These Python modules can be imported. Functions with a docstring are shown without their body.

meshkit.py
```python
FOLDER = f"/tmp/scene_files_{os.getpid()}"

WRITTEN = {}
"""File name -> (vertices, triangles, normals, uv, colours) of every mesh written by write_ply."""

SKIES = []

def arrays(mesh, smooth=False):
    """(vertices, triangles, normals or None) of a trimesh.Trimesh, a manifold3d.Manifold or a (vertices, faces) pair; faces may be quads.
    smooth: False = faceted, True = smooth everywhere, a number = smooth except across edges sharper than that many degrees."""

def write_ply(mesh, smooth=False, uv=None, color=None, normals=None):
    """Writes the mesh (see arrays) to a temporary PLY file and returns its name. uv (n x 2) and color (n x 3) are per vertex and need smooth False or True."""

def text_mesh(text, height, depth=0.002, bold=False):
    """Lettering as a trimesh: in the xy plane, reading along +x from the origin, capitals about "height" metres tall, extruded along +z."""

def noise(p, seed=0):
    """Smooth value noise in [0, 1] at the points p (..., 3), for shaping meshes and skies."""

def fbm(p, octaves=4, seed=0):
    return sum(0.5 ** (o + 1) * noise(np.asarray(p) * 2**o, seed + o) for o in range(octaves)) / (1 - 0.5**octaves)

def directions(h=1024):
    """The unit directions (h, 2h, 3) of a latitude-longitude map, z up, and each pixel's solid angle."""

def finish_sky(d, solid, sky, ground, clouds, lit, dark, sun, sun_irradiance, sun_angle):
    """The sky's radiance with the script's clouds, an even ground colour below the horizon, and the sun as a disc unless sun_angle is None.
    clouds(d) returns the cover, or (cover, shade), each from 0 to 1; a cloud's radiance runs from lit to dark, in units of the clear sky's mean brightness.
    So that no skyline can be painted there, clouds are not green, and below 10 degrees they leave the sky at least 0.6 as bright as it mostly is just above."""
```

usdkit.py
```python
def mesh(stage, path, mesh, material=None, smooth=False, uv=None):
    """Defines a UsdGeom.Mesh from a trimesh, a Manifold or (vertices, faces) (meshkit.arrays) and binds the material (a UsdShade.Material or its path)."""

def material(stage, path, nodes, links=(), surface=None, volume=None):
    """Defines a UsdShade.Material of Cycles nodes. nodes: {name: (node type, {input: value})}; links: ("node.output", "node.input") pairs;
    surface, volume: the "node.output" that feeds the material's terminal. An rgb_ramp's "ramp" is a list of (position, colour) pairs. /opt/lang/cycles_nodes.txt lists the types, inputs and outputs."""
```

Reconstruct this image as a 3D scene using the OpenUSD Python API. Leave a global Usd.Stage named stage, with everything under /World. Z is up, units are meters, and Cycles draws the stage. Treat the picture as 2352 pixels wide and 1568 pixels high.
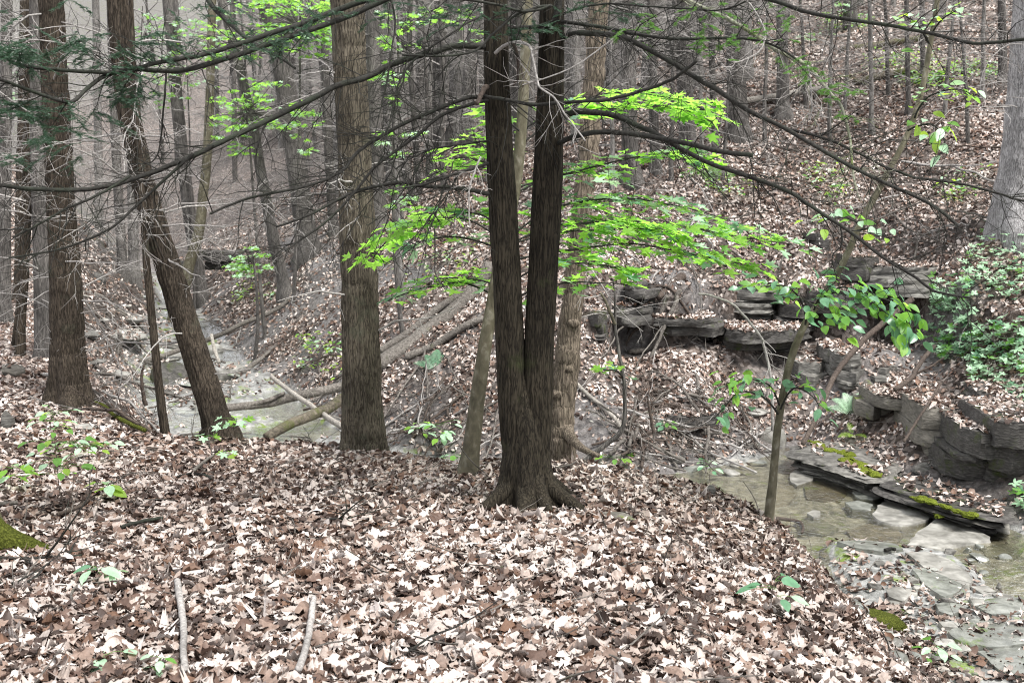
import math, random
import numpy as np
import trimesh, shapely
import meshkit, usdkit
from meshkit import noise, fbm
from pxr import Usd, UsdGeom, UsdLux, UsdShade, Gf, Sdf, Vt

stage = Usd.Stage.CreateInMemory()
UsdGeom.SetStageUpAxis(stage, 'Z'); UsdGeom.SetStageMetersPerUnit(stage, 1.0)
UsdGeom.Xform.Define(stage, '/World'); UsdGeom.Scope.Define(stage, '/World/Looks')

# ------------------------------------------------------------------ camera, sky, sun, exposure
EYE = np.array([0.0, 0.0, 3.0]); PITCH = math.radians(9.0); FPX = 2522.0      # FPX: focal length in pixels of a 2352 wide picture
EXPOSURE = 1.32
SKY = 0.074
SUN_EL, SUN_AZ = math.radians(60), math.radians(132)                           # azimuth measured from +y towards +x
SUN_I = 0.85
cam = UsdGeom.Camera.Define(stage, '/World/camera')
cam.CreateHorizontalApertureAttr(36.0); cam.CreateVerticalApertureAttr(24.0)
cam.CreateFocalLengthAttr(36.0 * FPX / 2352); cam.CreateClippingRangeAttr((0.1, 1000.0))
cam.CreateFStopAttr(5.0); cam.CreateFocusDistanceAttr(9.0)
cam.CreateExposureAttr(EXPOSURE)
_x = UsdGeom.Xformable(cam); _x.AddTranslateOp().Set(Gf.Vec3d(*EYE)); _x.AddRotateXOp().Set(90 - math.degrees(PITCH))
usdkit.material(stage, '/World/Looks/sky_air', {
    'sky': ('sky_texture', {'sky_type': 'single_scattering', 'sun_disc': False, 'sun_elevation': SUN_EL, 'sun_rotation': SUN_AZ, 'aerosol_density': 3.0}),
    'tc': ('texture_coordinate', {}),
    'n': ('noise_texture', {'scale': 2.2, 'detail': 5.0, 'roughness': 0.6}),
    'cover': ('rgb_ramp', {'ramp': [(0.25, (0.78,) * 3), (0.75, (1, 1, 1))]}),
    'cloud': ('rgb_ramp', {'ramp': [(0.2, (7.2, 7.4, 7.9)), (0.8, (11.5, 11.6, 11.8))]}),
    'm': ('mix_color', {}), 'bg': ('background_shader', {'strength': SKY})},
    [('tc.generated', 'n.vector'), ('n.fac', 'cover.fac'), ('n.fac', 'cloud.fac'), ('cover.color', 'm.fac'), ('sky.color', 'm.a'), ('cloud.color', 'm.b'), ('m.result', 'bg.color')],
    surface='bg.background')
dome = UsdLux.DomeLight.Define(stage, '/World/sky')
UsdShade.MaterialBindingAPI.Apply(dome.GetPrim()).Bind(UsdShade.Material.Get(stage, '/World/Looks/sky_air'))
sun = UsdLux.DistantLight.Define(stage, '/World/sun')
sun.CreateNormalizeAttr(True); sun.CreateIntensityAttr(SUN_I); sun.CreateAngleAttr(20.0); sun.CreateColorAttr(Gf.Vec3f(1.0, 0.97, 0.92))
_sx = UsdGeom.Xformable(sun); _sx.AddRotateZOp().Set(-math.degrees(SUN_AZ)); _sx.AddRotateXOp().Set(-(90 - math.degrees(SUN_EL)))

# ------------------------------------------------------------------ helpers: picture geometry
_cp, _sp = math.cos(PITCH), math.sin(PITCH)
def ray(px, py):
    a, b = (px - 1176) / FPX, (784 - py) / FPX
    return np.array([a, _cp + b * _sp, -_sp + b * _cp])
def P(px, py, Y):                               # the point at distance Y ahead seen at px, py
    d = ray(px, py); return EYE + d * (Y / d[1])
def Pz(px, py, z):
    d = ray(px, py); return EYE + d * ((z - EYE[2]) / d[2])
def pxw(w, p):                                  # the real width of something w pixels wide at p
    q = np.asarray(p) - EYE; return w * (q[1] * _cp - q[2] * _sp) / FPX
def proj(p):
    q = np.asarray(p) - EYE
    depth = q[..., 1] * _cp - q[..., 2] * _sp; up = q[..., 1] * _sp + q[..., 2] * _cp
    return 1176 + FPX * q[..., 0] / depth, 784 - FPX * up / depth, depth

# ------------------------------------------------------------------ helpers: prims
_taken = {}
def numbered(parent, name):
    k = (parent, name); n = _taken.get(k, 0); _taken[k] = n + 1
    return name if n == 0 else f'{name}_{n:03d}'
_base = {'/World': np.zeros(3)}
def tag(path, label=None, cat=None, group=None, kind=None):
    p = stage.GetPrimAtPath(path)
    for k, v in (('label', label), ('category', cat), ('group', group), ('kind', kind)):
        if v: p.SetCustomDataByKey(k, v)
    return path
def thing(name, label, cat, loc, group=None, kind=None):
    path = '/World/' + numbered('/World', name); loc = np.asarray(loc, float)
    x = UsdGeom.Xform.Define(stage, path); x.AddTranslateOp().Set(Gf.Vec3d(*map(float, loc)))
    _base[path] = loc
    return tag(path, label, cat, group, kind)
def holder(parent, name):                        # a part that only carries sub-parts
    path = parent + '/' + numbered(parent, name); UsdGeom.Xform.Define(stage, path); _base[path] = _base[parent]; return path
def part(parent, name, vf, mat, smooth=True, tint=None, label=None, kind=None):
    path = parent + '/' + numbered(parent, name)
    v, f = vf if isinstance(vf, tuple) else (np.array(vf.vertices), np.array(vf.faces))
    base = _base[parent]
    m = usdkit.mesh(stage, path, (v - base, f), M[mat], smooth=smooth)
    _base[path] = base
    if tint is not None:
        pv = UsdGeom.PrimvarsAPI(m).CreatePrimvar('tint', Sdf.ValueTypeNames.Color3fArray, 'vertex'); pv.Set(Vt.Vec3fArray.FromNumpy(np.asarray(tint, np.float32)))
    if label or kind: tag(path, label, None, None, kind)
    return path
def solo(name, vf, mat, label, cat, group=None, kind=None, smooth=True, tint=None, loc=None):   # a thing that is one mesh
    path = '/World/' + numbered('/World', name)
    v, f = vf if isinstance(vf, tuple) else (np.array(vf.vertices), np.array(vf.faces))
    loc = np.zeros(3) if loc is None else np.asarray(loc, float)
    m = usdkit.mesh(stage, path, (v - loc, f), M[mat], smooth=smooth)
    if loc.any(): UsdGeom.Xformable(m).AddTranslateOp().Set(Gf.Vec3d(*map(float, loc)))
    _base[path] = loc
    if tint is not None:
        pv = UsdGeom.PrimvarsAPI(m).CreatePrimvar('tint', Sdf.ValueTypeNames.Color3fArray, 'vertex'); pv.Set(Vt.Vec3fArray.FromNumpy(np.asarray(tint, np.float32)))
    return tag(path, label, cat, group, kind)

def join(parts):
    vs, fs, n = [], [], 0
    for v, f in parts:
        vs.append(v); fs.append(np.asarray(f) + n); n += len(v)
    return np.vstack(vs), np.vstack(fs)

# ------------------------------------------------------------------ helpers: limbs and twigs
def unit(v):
    v = np.asarray(v, float); return v / np.maximum(np.linalg.norm(v, axis=-1, keepdims=True), 1e-9)
def spline(pts, n):                              # Catmull-Rom through pts (any columns)
    p = np.asarray(pts, float)
    if len(p) == 2: return p[0] + (p[1] - p[0]) * np.linspace(0, 1, n)[:, None]
    seg = np.linalg.norm(np.diff(p[:, :3], axis=0), axis=1); t = np.concatenate([[0], np.cumsum(np.sqrt(seg + 1e-6))])
    from scipy.interpolate import PchipInterpolator, CubicSpline
    u = np.linspace(0, t[-1], n)
    return PchipInterpolator(t, p)(u)
def limb(pts, radii, sides=12, n=24, disp=None, cap=True, wob=0.0, seed=0):
    """A tapered tube through pts; disp(theta, s, centre) multiplies the radius."""
    q = spline(np.hstack([np.asarray(pts, float), np.asarray(radii, float)[:, None]]), n)
    c, r = q[:, :3].copy(), q[:, 3]
    if wob:
        nz = np.stack([fbm(np.stack([np.arange(n) * 0.33, np.full(n, seed * 7.3 + k * 31.7), np.zeros(n)], 1), 3, seed) for k in range(3)], 1) - 0.5
        c += nz * wob
    t = unit(np.gradient(c, axis=0))
    ref = np.array([0.0, 1.0, 0.0]) if abs(t[:, 1]).mean() < 0.8 else np.array([0.0, 0.0, 1.0])
    a = unit(np.cross(t, ref)); b = np.cross(t, a)
    th = np.linspace(0, 2 * np.pi, sides, endpoint=False)
    R = np.repeat(r[:, None], sides, 1)
    if disp is not None:
        L = np.concatenate([[0], np.cumsum(np.linalg.norm(np.diff(c, axis=0), axis=1))])
        R = R * disp(np.repeat(th[None], n, 0), np.repeat(L[:, None], sides, 1), R)
    v = c[:, None] + R[..., None] * (np.cos(th)[None, :, None] * a[:, None] + np.sin(th)[None, :, None] * b[:, None])
    i, j = np.meshgrid(np.arange(n - 1), np.arange(sides), indexing='ij'); k = (j + 1) % sides
    q4 = np.stack([i * sides + j, i * sides + k, (i + 1) * sides + k, (i + 1) * sides + j], -1).reshape(-1, 4)
    f = np.vstack([q4[:, [0, 1, 2]], q4[:, [0, 2, 3]]])
    v = v.reshape(-1, 3)
    if cap:
        nv = len(v); v = np.vstack([v, c[0] - t[0] * r[0] * .15, c[-1] + t[-1] * r[-1] * .3])
        jj = np.arange(sides); kk = (jj + 1) % sides; e = (n - 1) * sides
        f = np.vstack([f, np.stack([np.full(sides, nv), kk, jj], 1), np.stack([np.full(sides, nv + 1), e + jj, e + kk], 1)])
    return v, f
def limb_axis(pts, radii, n=24):
    q = spline(np.hstack([np.asarray(pts, float), np.asarray(radii, float)[:, None]]), n); return q[:, :3], q[:, 3]
def bark(seed, amp=0.06, k=5.0, hz=2.6, flare=0.0, flare_h=0.35, lobes=5):
    def d(th, L, R):
        p = np.stack([np.cos(th) * k + seed, np.sin(th) * k - seed, L * hz], -1)
        rid = 1 - np.abs(2 * noise(p, seed) - 1); fine = 1 - np.abs(2 * noise(p * 2.1 + 5, seed + 3) - 1)
        lump = fbm(np.stack([np.cos(th) * .8 + seed, np.sin(th) * .8, L * .8], -1), 3, seed + 9) - 0.5
        out = 1 + amp * (rid - .6) + amp * .6 * (fine - .6) + amp * 1.6 * lump
        if flare:
            fl = np.exp(-np.maximum(L - .36, 0) / flare_h)
            out = out + fl * flare * (0.75 + 0.55 * np.cos(lobes * th + seed) + .35 * np.cos((lobes - 2) * th + 2 * seed))
        return out
    return d
def tubes(poly, rad, sides=3):
    """Many thin tubes at once: poly (N, K, 3), rad (N, K)."""
    N, K, _ = poly.shape
    t = unit(np.gradient(poly, axis=1)); ref = np.where(np.abs(t[..., 2:3]) > .8, [1.0, 0, 0], [0, 0, 1.0])
    a = unit(np.cross(t, ref)); b = np.cross(t, a)
    th = np.linspace(0, 2 * np.pi, sides, endpoint=False)
    v = poly[:, :, None] + rad[:, :, None, None] * (np.cos(th)[:, None] * a[:, :, None] + np.sin(th)[:, None] * b[:, :, None])
    i, j = np.meshgrid(np.arange(K - 1), np.arange(sides), indexing='ij'); k = (j + 1) % sides
    q = np.stack([i * sides + j, i * sides + k, (i + 1) * sides + k, (i + 1) * sides + j], -1).reshape(-1, 4)
    f = np.vstack([q[:, [0, 1, 2]], q[:, [0, 2, 3]]])
    return v.reshape(-1, 3), (f[None] + (np.arange(N) * K * sides)[:, None, None]).reshape(-1, 3)
def grow(rng, base, dirs, length, K=5, wig=0.25, droop=0.0):
    """Wandering twigs: base (N,3), dirs (N,3), length (N,) -> (N,K,3)."""
    N = len(base); out = np.zeros((N, K, 3)); out[:, 0] = base; d = unit(dirs)
    for k in range(1, K):
        d = unit(d + rng.normal(0, wig, (N, 3)) + np.array([0, 0, -droop]))
        out[:, k] = out[:, k - 1] + d * (length / (K - 1))[:, None]
    return out
def along(poly, rng, n, lo=0.15, hi=1.0):
    """n random points on random polylines: points, tangents, which, t."""
    N, K, _ = poly.shape
    w = rng.integers(0, N, n); t = rng.uniform(lo, hi, n) * (K - 1); i = np.minimum(t.astype(int), K - 2); f = (t - i)[:, None]
    a, b = poly[w, i], poly[w, i + 1]
    return a + (b - a) * f, unit(b - a), w, t / (K - 1)
def twig_set(rng, axis, r_axis, n, length=(.25, .8), r=(.0035, .0012), sub=3, droop=.05, lo=.12, K=5, wig=.22, flat=.5, lateral=1.0, K2=4):
    """Side twigs of one branch (axis (K,3)), each with sub twigs; returns one tube mesh, and the polylines."""
    b, t, _, tt = along(axis[None], rng, n, lo, 1.0)
    side = rng.normal(0, 1, (n, 3)) * np.array([1, 1, flat]); side = unit(side - (side * t).sum(1, keepdims=True) * t)
    d = unit(t * rng.uniform(.35, 1.1, (n, 1)) + side * lateral)
    ln = rng.uniform(*length, n) * (1.15 - .6 * tt)
    p1 = grow(rng, b, d, ln, K, wig, droop)
    r1 = np.linspace(r[0], r[1], K)[None] * rng.uniform(.7, 1.3, (n, 1))
    out = [tubes(p1, r1)]; polys = [p1]
    if sub:
        m = n * sub
        b2, t2, _, tt2 = along(p1, rng, m, .2, 1.0)
        s2 = rng.normal(0, 1, (m, 3)) * np.array([1, 1, flat]); d2 = unit(t2 + unit(s2) * .9)
        p2 = grow(rng, b2, d2, rng.uniform(.25, .6, m) * np.mean(length), K2, wig, droop)
        out.append(tubes(p2, np.linspace(r[1] * 1.5, r[1] * .8, K2)[None] * np.ones((m, 1)))); polys.append(p2)
    return join(out), polys
# ------------------------------------------------------------------ materials
def mat(name, nodes, links, surface='p.BSDF'):
    return usdkit.material(stage, '/World/Looks/' + name, nodes, links, surface=surface)
M = {}
def ramp_noise(name, scale, stops, rough=.85, bump=.5, dist=.02, stretch=(1, 1, 1), detail=6.0, mossy=None, moss_at=(.55, .7), spec=.3, extra=None, big=1.5, roughness=.6):
    """Noise-coloured surface with relief. mossy: moss colour laid where a broad noise is high."""
    nodes = {'g': ('geometry', {}), 'mp': ('mapping', {'scale': stretch}),
             'n': ('noise_texture', {'scale': scale, 'detail': detail, 'roughness': roughness, 'distortion': .4}),
             'n2': ('noise_texture', {'scale': big, 'detail': 4.0, 'roughness': .6}),
             'r': ('rgb_ramp', {'ramp': stops}), 'v': ('map_range', {'from_min': .3, 'from_max': .7, 'to_min': .62, 'to_max': 1.3}),
             'h': ('hsv', {}), 'b': ('bump', {'strength': bump, 'distance': dist}),
             'p': ('principled_bsdf', {'roughness': rough, 'specular_ior_level': spec})}
    links = [('g.position', 'mp.vector'), ('mp.vector', 'n.vector'), ('g.position', 'n2.vector'), ('n.fac', 'r.fac'), ('n2.fac', 'v.value'), ('r.color', 'h.color'), ('v.result', 'h.value'),
             ('n.fac', 'b.height'), ('b.normal', 'p.normal')]
    last = 'h.color'
    if mossy:
        nodes['n3'] = ('noise_texture', {'scale': 3.1, 'detail': 6.0, 'roughness': .65})
        nodes['n4'] = ('noise_texture', {'scale': 90.0, 'detail': 2.0})
        nodes['mr'] = ('rgb_ramp', {'ramp': [(moss_at[0], (0, 0, 0)), (moss_at[1], (1, 1, 1))]})
        nodes['mc'] = ('rgb_ramp', {'ramp': [(.3, tuple(c * .35 for c in mossy)), (.7, mossy)]})
        nodes['mm'] = ('mix_color', {})
        links += [('g.position', 'n3.vector'), ('g.position', 'n4.vector'), ('n3.fac', 'mr.fac'), ('n4.fac', 'mc.fac'), ('mr.color', 'mm.fac'), (last, 'mm.a'), ('mc.color', 'mm.b')]
        last = 'mm.result'
    links.append((last, 'p.base_color'))
    M[name] = mat(name, nodes, links)
# barks
def bark_mat(name, dark, light, moss=None, scale=52, moss_at=(.55, .7), **k):
    lowc = tuple(a * .65 + b * .35 for a, b in zip(dark, light)); mid = tuple(a * .4 + b * .6 for a, b in zip(dark, light))
    ramp_noise(name, scale, [(.28, mid), (.40, light), (.47, lowc), (.50, dark), (.53, lowc), (.60, light), (.72, mid)], stretch=(1, 1, .11), bump=.9, dist=.03, mossy=moss, moss_at=moss_at, rough=.9, spec=.15, **k)
bark_mat('bark_hemlock_dark', (.005, .004, .003), (.040, .034, .024), moss=(.045, .055, .022), moss_at=(.62, .8))
bark_mat('bark_hemlock', (.018, .015, .011), (.12, .104, .080), moss=(.12, .125, .09), moss_at=(.56, .74))
bark_mat('bark_brown', (.009, .007, .005), (.078, .063, .049), moss=(.10, .105, .075), moss_at=(.60, .78))
bark_mat('bark_gnarled', (.035, .028, .021), (.20, .165, .13), scale=36)
bark_mat('bark_grey', (.07, .066, .066), (.38, .37, .37), scale=50)
bark_mat('bark_far', (.04, .037, .035), (.135, .126, .118), scale=34)
bark_mat('bark_far_grey', (.06, .055, .05), (.22, .21, .20), scale=34)
ramp_noise('bark_smooth', 16, [(.3, (.055, .05, .033)), (.55, (.11, .10, .07)), (.72, (.21, .20, .16))], bump=.25, dist=.01, stretch=(1, 1, .6), rough=.8, spec=.2)
ramp_noise('bark_sapling', 24, [(.3, (.04, .037, .028)), (.55, (.085, .08, .062)), (.72, (.19, .185, .16))], bump=.3, dist=.01, rough=.8, spec=.2)
ramp_noise('branch_dark', 60, [(.3, (.007, .0065, .006)), (.7, (.034, .033, .029))], mossy=(.034, .043, .029), moss_at=(.5, .68), bump=.6, dist=.01, spec=.2)
ramp_noise('branch_pale', 50, [(.3, (.13, .12, .115)), (.7, (.36, .345, .33))], bump=.5, dist=.01, spec=.2)
ramp_noise('branch_mossy', 40, [(.3, (.08, .08, .06)), (.7, (.26, .27, .21))], mossy=(.13, .16, .06), moss_at=(.45, .62), bump=.5, dist=.01, spec=.2)
ramp_noise('branch_brown', 40, [(.3, (.022, .017, .014)), (.7, (.095, .074, .062))], bump=.6, dist=.012, spec=.2)
ramp_noise('log_grey', 30, [(.3, (.035, .031, .027)), (.7, (.17, .155, .14))], stretch=(1, 1, 1), mossy=(.09, .10, .05), moss_at=(.6, .8), bump=.8, dist=.02, spec=.15)
ramp_noise('log_mossy', 24, [(.3, (.04, .035, .028)), (.7, (.15, .13, .10))], mossy=(.085, .095, .03), moss_at=(.46, .62), bump=.9, dist=.02, spec=.15)
ramp_noise('log_pale', 30, [(.3, (.12, .108, .095)), (.7, (.33, .31, .28))], bump=.6, dist=.02, spec=.2)
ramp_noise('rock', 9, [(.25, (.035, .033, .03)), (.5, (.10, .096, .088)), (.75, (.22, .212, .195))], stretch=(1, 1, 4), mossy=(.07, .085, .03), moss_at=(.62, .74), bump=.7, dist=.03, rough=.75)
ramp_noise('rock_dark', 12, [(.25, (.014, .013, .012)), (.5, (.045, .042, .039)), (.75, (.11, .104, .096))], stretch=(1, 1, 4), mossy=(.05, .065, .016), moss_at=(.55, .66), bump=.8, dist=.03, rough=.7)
ramp_noise('rock_mossy', 10, [(.25, (.05, .046, .04)), (.75, (.20, .185, .16))], stretch=(1, 1, 4), mossy=(.13, .17, .025), moss_at=(.58, .66), bump=.8, dist=.03, rough=.8)
ramp_noise('rock_pale', 6, [(.25, (.07, .066, .056)), (.45, (.16, .155, .14)), (.75, (.30, .292, .27))], bump=.5, dist=.02, rough=.5, spec=.45)
ramp_noise('rock_wet', 7, [(.25, (.06, .062, .055)), (.5, (.14, .145, .13)), (.75, (.25, .255, .235))], mossy=(.11, .17, .03), moss_at=(.58, .68), bump=.4, dist=.02, rough=.22, spec=.6)
ramp_noise('moss', 70, [(.25, (.015, .018, .004)), (.5, (.06, .07, .014)), (.75, (.15, .165, .035))], bump=1.0, dist=.03, rough=1.0, spec=.05)
ramp_noise('moss_bright', 80, [(.25, (.05, .06, .008)), (.5, (.10, .125, .018)), (.75, (.24, .28, .045))], bump=1.0, dist=.03, rough=1.0, spec=.05)
# ground: soil, litter flakes too far off to build, vertex tint for bare grey clay and brightness painted onto far ground
M['ground'] = mat('ground', {
    'g': ('geometry', {}), 'a': ('attribute', {'attribute': 'tint'}), 's': ('separate_color', {}),
    'n': ('noise_texture', {'scale': 14.0, 'detail': 8.0, 'roughness': .7}),
    'soil': ('rgb_ramp', {'ramp': [(.3, (.012, .010, .009)), (.55, (.045, .038, .034)), (.75, (.11, .10, .094))]}),
    'clay': ('rgb_ramp', {'ramp': [(.3, (.045, .042, .042)), (.55, (.13, .125, .125)), (.72, (.30, .29, .29))]}),
    'vo': ('voronoi_texture', {'scale': 15.0, 'randomness': 1.0}),
    'sv': ('separate_color', {}),
    'leaf': ('rgb_ramp', {'ramp': [(.0, (.028, .021, .018)), (.3, (.085, .063, .052)), (.6, (.20, .162, .142)), (.85, (.33, .285, .262)), (1, (.43, .38, .355))]}),
    'ln': ('noise_texture', {'scale': 5.0, 'detail': 4.0}),
    'lm': ('rgb_ramp', {'ramp': [(.36, (0, 0, 0)), (.5, (1, 1, 1))]}),
    'rk': ('rgb_ramp', {'ramp': [(.3, (.08, .082, .08)), (.5, (.22, .222, .215)), (.7, (.42, .42, .41))]}), 'nr': ('noise_texture', {'scale': 6.0, 'detail': 8.0, 'roughness': .65}), 'nm': ('noise_texture', {'scale': 2.3, 'detail': 6.0, 'roughness': .65}), 'mm': ('rgb_ramp', {'ramp': [(.55, (0, 0, 0)), (.64, (1, 1, 1))]}), 'mC': ('mix_color', {}), 'mD': ('mix_color', {'b': (.15, .21, .04)}),
    'mA': ('mix_color', {}), 'mB': ('mix_color', {}), 'ml': ('math', {'math_type': 'multiply'}),
    'b': ('bump', {'strength': .9, 'distance': .05}), 'p': ('principled_bsdf', {'roughness': .9, 'specular_ior_level': .15})},
    [('g.position', 'n.vector'), ('g.position', 'vo.vector'), ('g.position', 'ln.vector'), ('a.color', 's.color'), ('n.fac', 'soil.fac'), ('n.fac', 'clay.fac'),
     ('vo.color', 'sv.color'), ('sv.r', 'leaf.fac'), ('ln.fac', 'lm.fac'), ('s.r', 'mA.fac'), ('soil.color', 'mA.a'), ('clay.color', 'mA.b'),
     ('lm.color', 'ml.value1'), ('s.g', 'ml.value2'), ('ml.value', 'mB.fac'), ('mA.result', 'mB.a'), ('leaf.color', 'mB.b'), ('g.position', 'nr.vector'), ('g.position', 'nm.vector'), ('nr.fac', 'rk.fac'), ('nm.fac', 'mm.fac'), ('rk.color', 'mD.a'), ('mm.color', 'mD.fac'), ('s.b', 'mC.fac'), ('mB.result', 'mC.a'), ('mD.result', 'mC.b'), ('mC.result', 'p.base_color'),
     ('n.fac', 'b.height'), ('b.normal', 'p.normal')])
M['water'] = mat('water', {
    'g': ('geometry', {}), 'n': ('noise_texture', {'scale': 12.0, 'detail': 3.0, 'roughness': .6}), 'b': ('bump', {'strength': .42, 'distance': .05}),
    'fr': ('fresnel', {'IOR': 1.33}), 'k': ('math', {'math_type': 'multiply_add', 'value2': 2.0, 'value3': .06, 'use_clamp': True}),
    't': ('transparent_bsdf', {'color': (.88, .85, .72)}), 'gl': ('glossy_bsdf', {'color': (.95, .97, 1.0), 'roughness': .02}), 'mx': ('mix_closure', {})},
    [('g.position', 'n.vector'), ('n.fac', 'b.height'), ('b.normal', 'gl.normal'), ('b.normal', 'fr.normal') if False else ('fr.fac', 'k.value1'), ('k.value', 'mx.fac'), ('t.BSDF', 'mx.closure1'), ('gl.BSDF', 'mx.closure2')], surface='mx.closure')
# dead leaves: colour per leaf from the mesh
M['dry_leaf'] = mat('dry_leaf', {
    'a': ('attribute', {'attribute': 'tint'}), 'g': ('geometry', {}), 'n': ('noise_texture', {'scale': 60.0, 'detail': 4.0, 'roughness': .65}),
    'v': ('map_range', {'from_min': .3, 'from_max': .7, 'to_min': .72, 'to_max': 1.22}), 'h': ('hsv', {}),
    'p': ('principled_bsdf', {'roughness': .58, 'specular_ior_level': .3}), 't': ('translucent_bsdf', {}), 'mx': ('mix_closure', {'fac': .10})},
    [('g.position', 'n.vector'), ('n.fac', 'v.value'), ('a.color', 'h.color'), ('v.result', 'h.value'), ('h.color', 'p.base_color'), ('h.color', 't.color'), ('p.BSDF', 'mx.closure1'), ('t.BSDF', 'mx.closure2')], surface='mx.closure')
def leaf_mat(name, col, trans, fac=.5, rough=.45, spec=.4):
    M[name] = mat(name, {'g': ('geometry', {}), 'n': ('noise_texture', {'scale': 25.0, 'detail': 3.0}),
        'v': ('map_range', {'from_min': .3, 'from_max': .7, 'to_min': .8, 'to_max': 1.2}), 'h': ('hsv', {'color': col}),
        'p': ('principled_bsdf', {'roughness': rough, 'specular_ior_level': spec}), 't': ('translucent_bsdf', {'color': trans}), 'mx': ('mix_closure', {'fac': fac})},
        [('g.position', 'n.vector'), ('n.fac', 'v.value'), ('v.result', 'h.value'), ('h.color', 'p.base_color'), ('p.BSDF', 'mx.closure1'), ('t.BSDF', 'mx.closure2')], surface='mx.closure')
leaf_mat('leaf_lime', (.17, .33, .045), (.42, .80, .11), .6)
leaf_mat('leaf_green', (.10, .24, .045), (.30, .60, .09), .5)
leaf_mat('leaf_teal', (.09, .21, .115), (.14, .33, .14), .3, .35, .6)
leaf_mat('leaf_pale', (.33, .50, .34), (.42, .64, .33), .4, .4, .55)
leaf_mat('leaf_young', (.22, .36, .05), (.45, .68, .07), .55)
leaf_mat('needle_dark', (.025, .06, .034), (.04, .10, .035), .25, .4, .45)
leaf_mat('needle_fresh', (.09, .20, .04), (.16, .36, .05), .4, .45, .4)

# ------------------------------------------------------------------ terrain
def resample(poly, step=.6):
    p = np.asarray(poly, float); out = [p[:1]]
    for a, b in zip(p[:-1], p[1:]):
        k = max(1, int(np.linalg.norm(b - a) / step)); out.append(a + (b - a) * (np.arange(1, k + 1) / k)[:, None])
    return np.vstack(out)
WZ = -1.5
def near_z(x, y):
    z = .7 - .1 * (np.minimum(y, 11.5) - 4.7)
    t = np.clip((y - 11.5) / 8, 0, 1); z = z + .0 * t
    z = z - .26 * np.maximum(x - .7, 0) * np.clip((12.5 - y) / 3, 0, 1) * np.clip((y - 2) / 3, 0, 1)
    z = z + np.maximum(y - 21, 0) * .20 * np.clip((-x - 6) / 4, 0, 1)
    z = z + .10 * np.maximum(-x - 3.0, 0) * np.clip((y - 5) / 8, 0, 1) * np.clip(1 - (y - 14) / 10, .25, 1)
    return z
def near_hit(px, py):
    d = ray(px, py); t = np.linspace(3, 60, 4000); p = EYE + d * t[:, None]
    k = np.argmax(p[:, 2] < near_z(p[:, 0], p[:, 1])); return p[k]
EDGE_PX = [(2260, 1720), (2160, 1600), (2010, 1460), (1890, 1335), (1770, 1195), (1640, 1122), (1450, 1084), (1250, 1066), (1060, 1066), (800, 1026), (600, 1010), (400, 1006), (300, 985), (225, 950)]
EDGE = [tuple(near_hit(*q)[:2]) for q in EDGE_PX]
EDGE = [(EDGE[0][0] + .1, 2.0), (EDGE[0][0] - .2, -8.0)][::-1] + EDGE + [(-6.1, 15.0), (-7.5, 18), (-9.0, 21.5), (-12, 28), (-17, 37), (-24, 48), (-34, 64), (-45, 90)]
TOE_PX = [(2352, 1235), (2200, 1180), (2040, 1120), (1850, 1040), (1700, 1068), (1580, 1100), (1420, 1112), (1250, 1105), (1100, 1085), (900, 1050), (770, 1000), (660, 915), (565, 850), (480, 765), (405, 690), (330, 640), (215, 592)]
TOE = [tuple(Pz(px, py, WZ)[:2]) for px, py in TOE_PX]
TOE = [(14, -8), (9.5, 6), (7.2, 10.5)] + TOE + [(-27, 66), (-38, 95)]
NEAR_POLY = shapely.Polygon(EDGE + [(-160, 160), (-160, -40), (EDGE[0][0], -40)])
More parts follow.
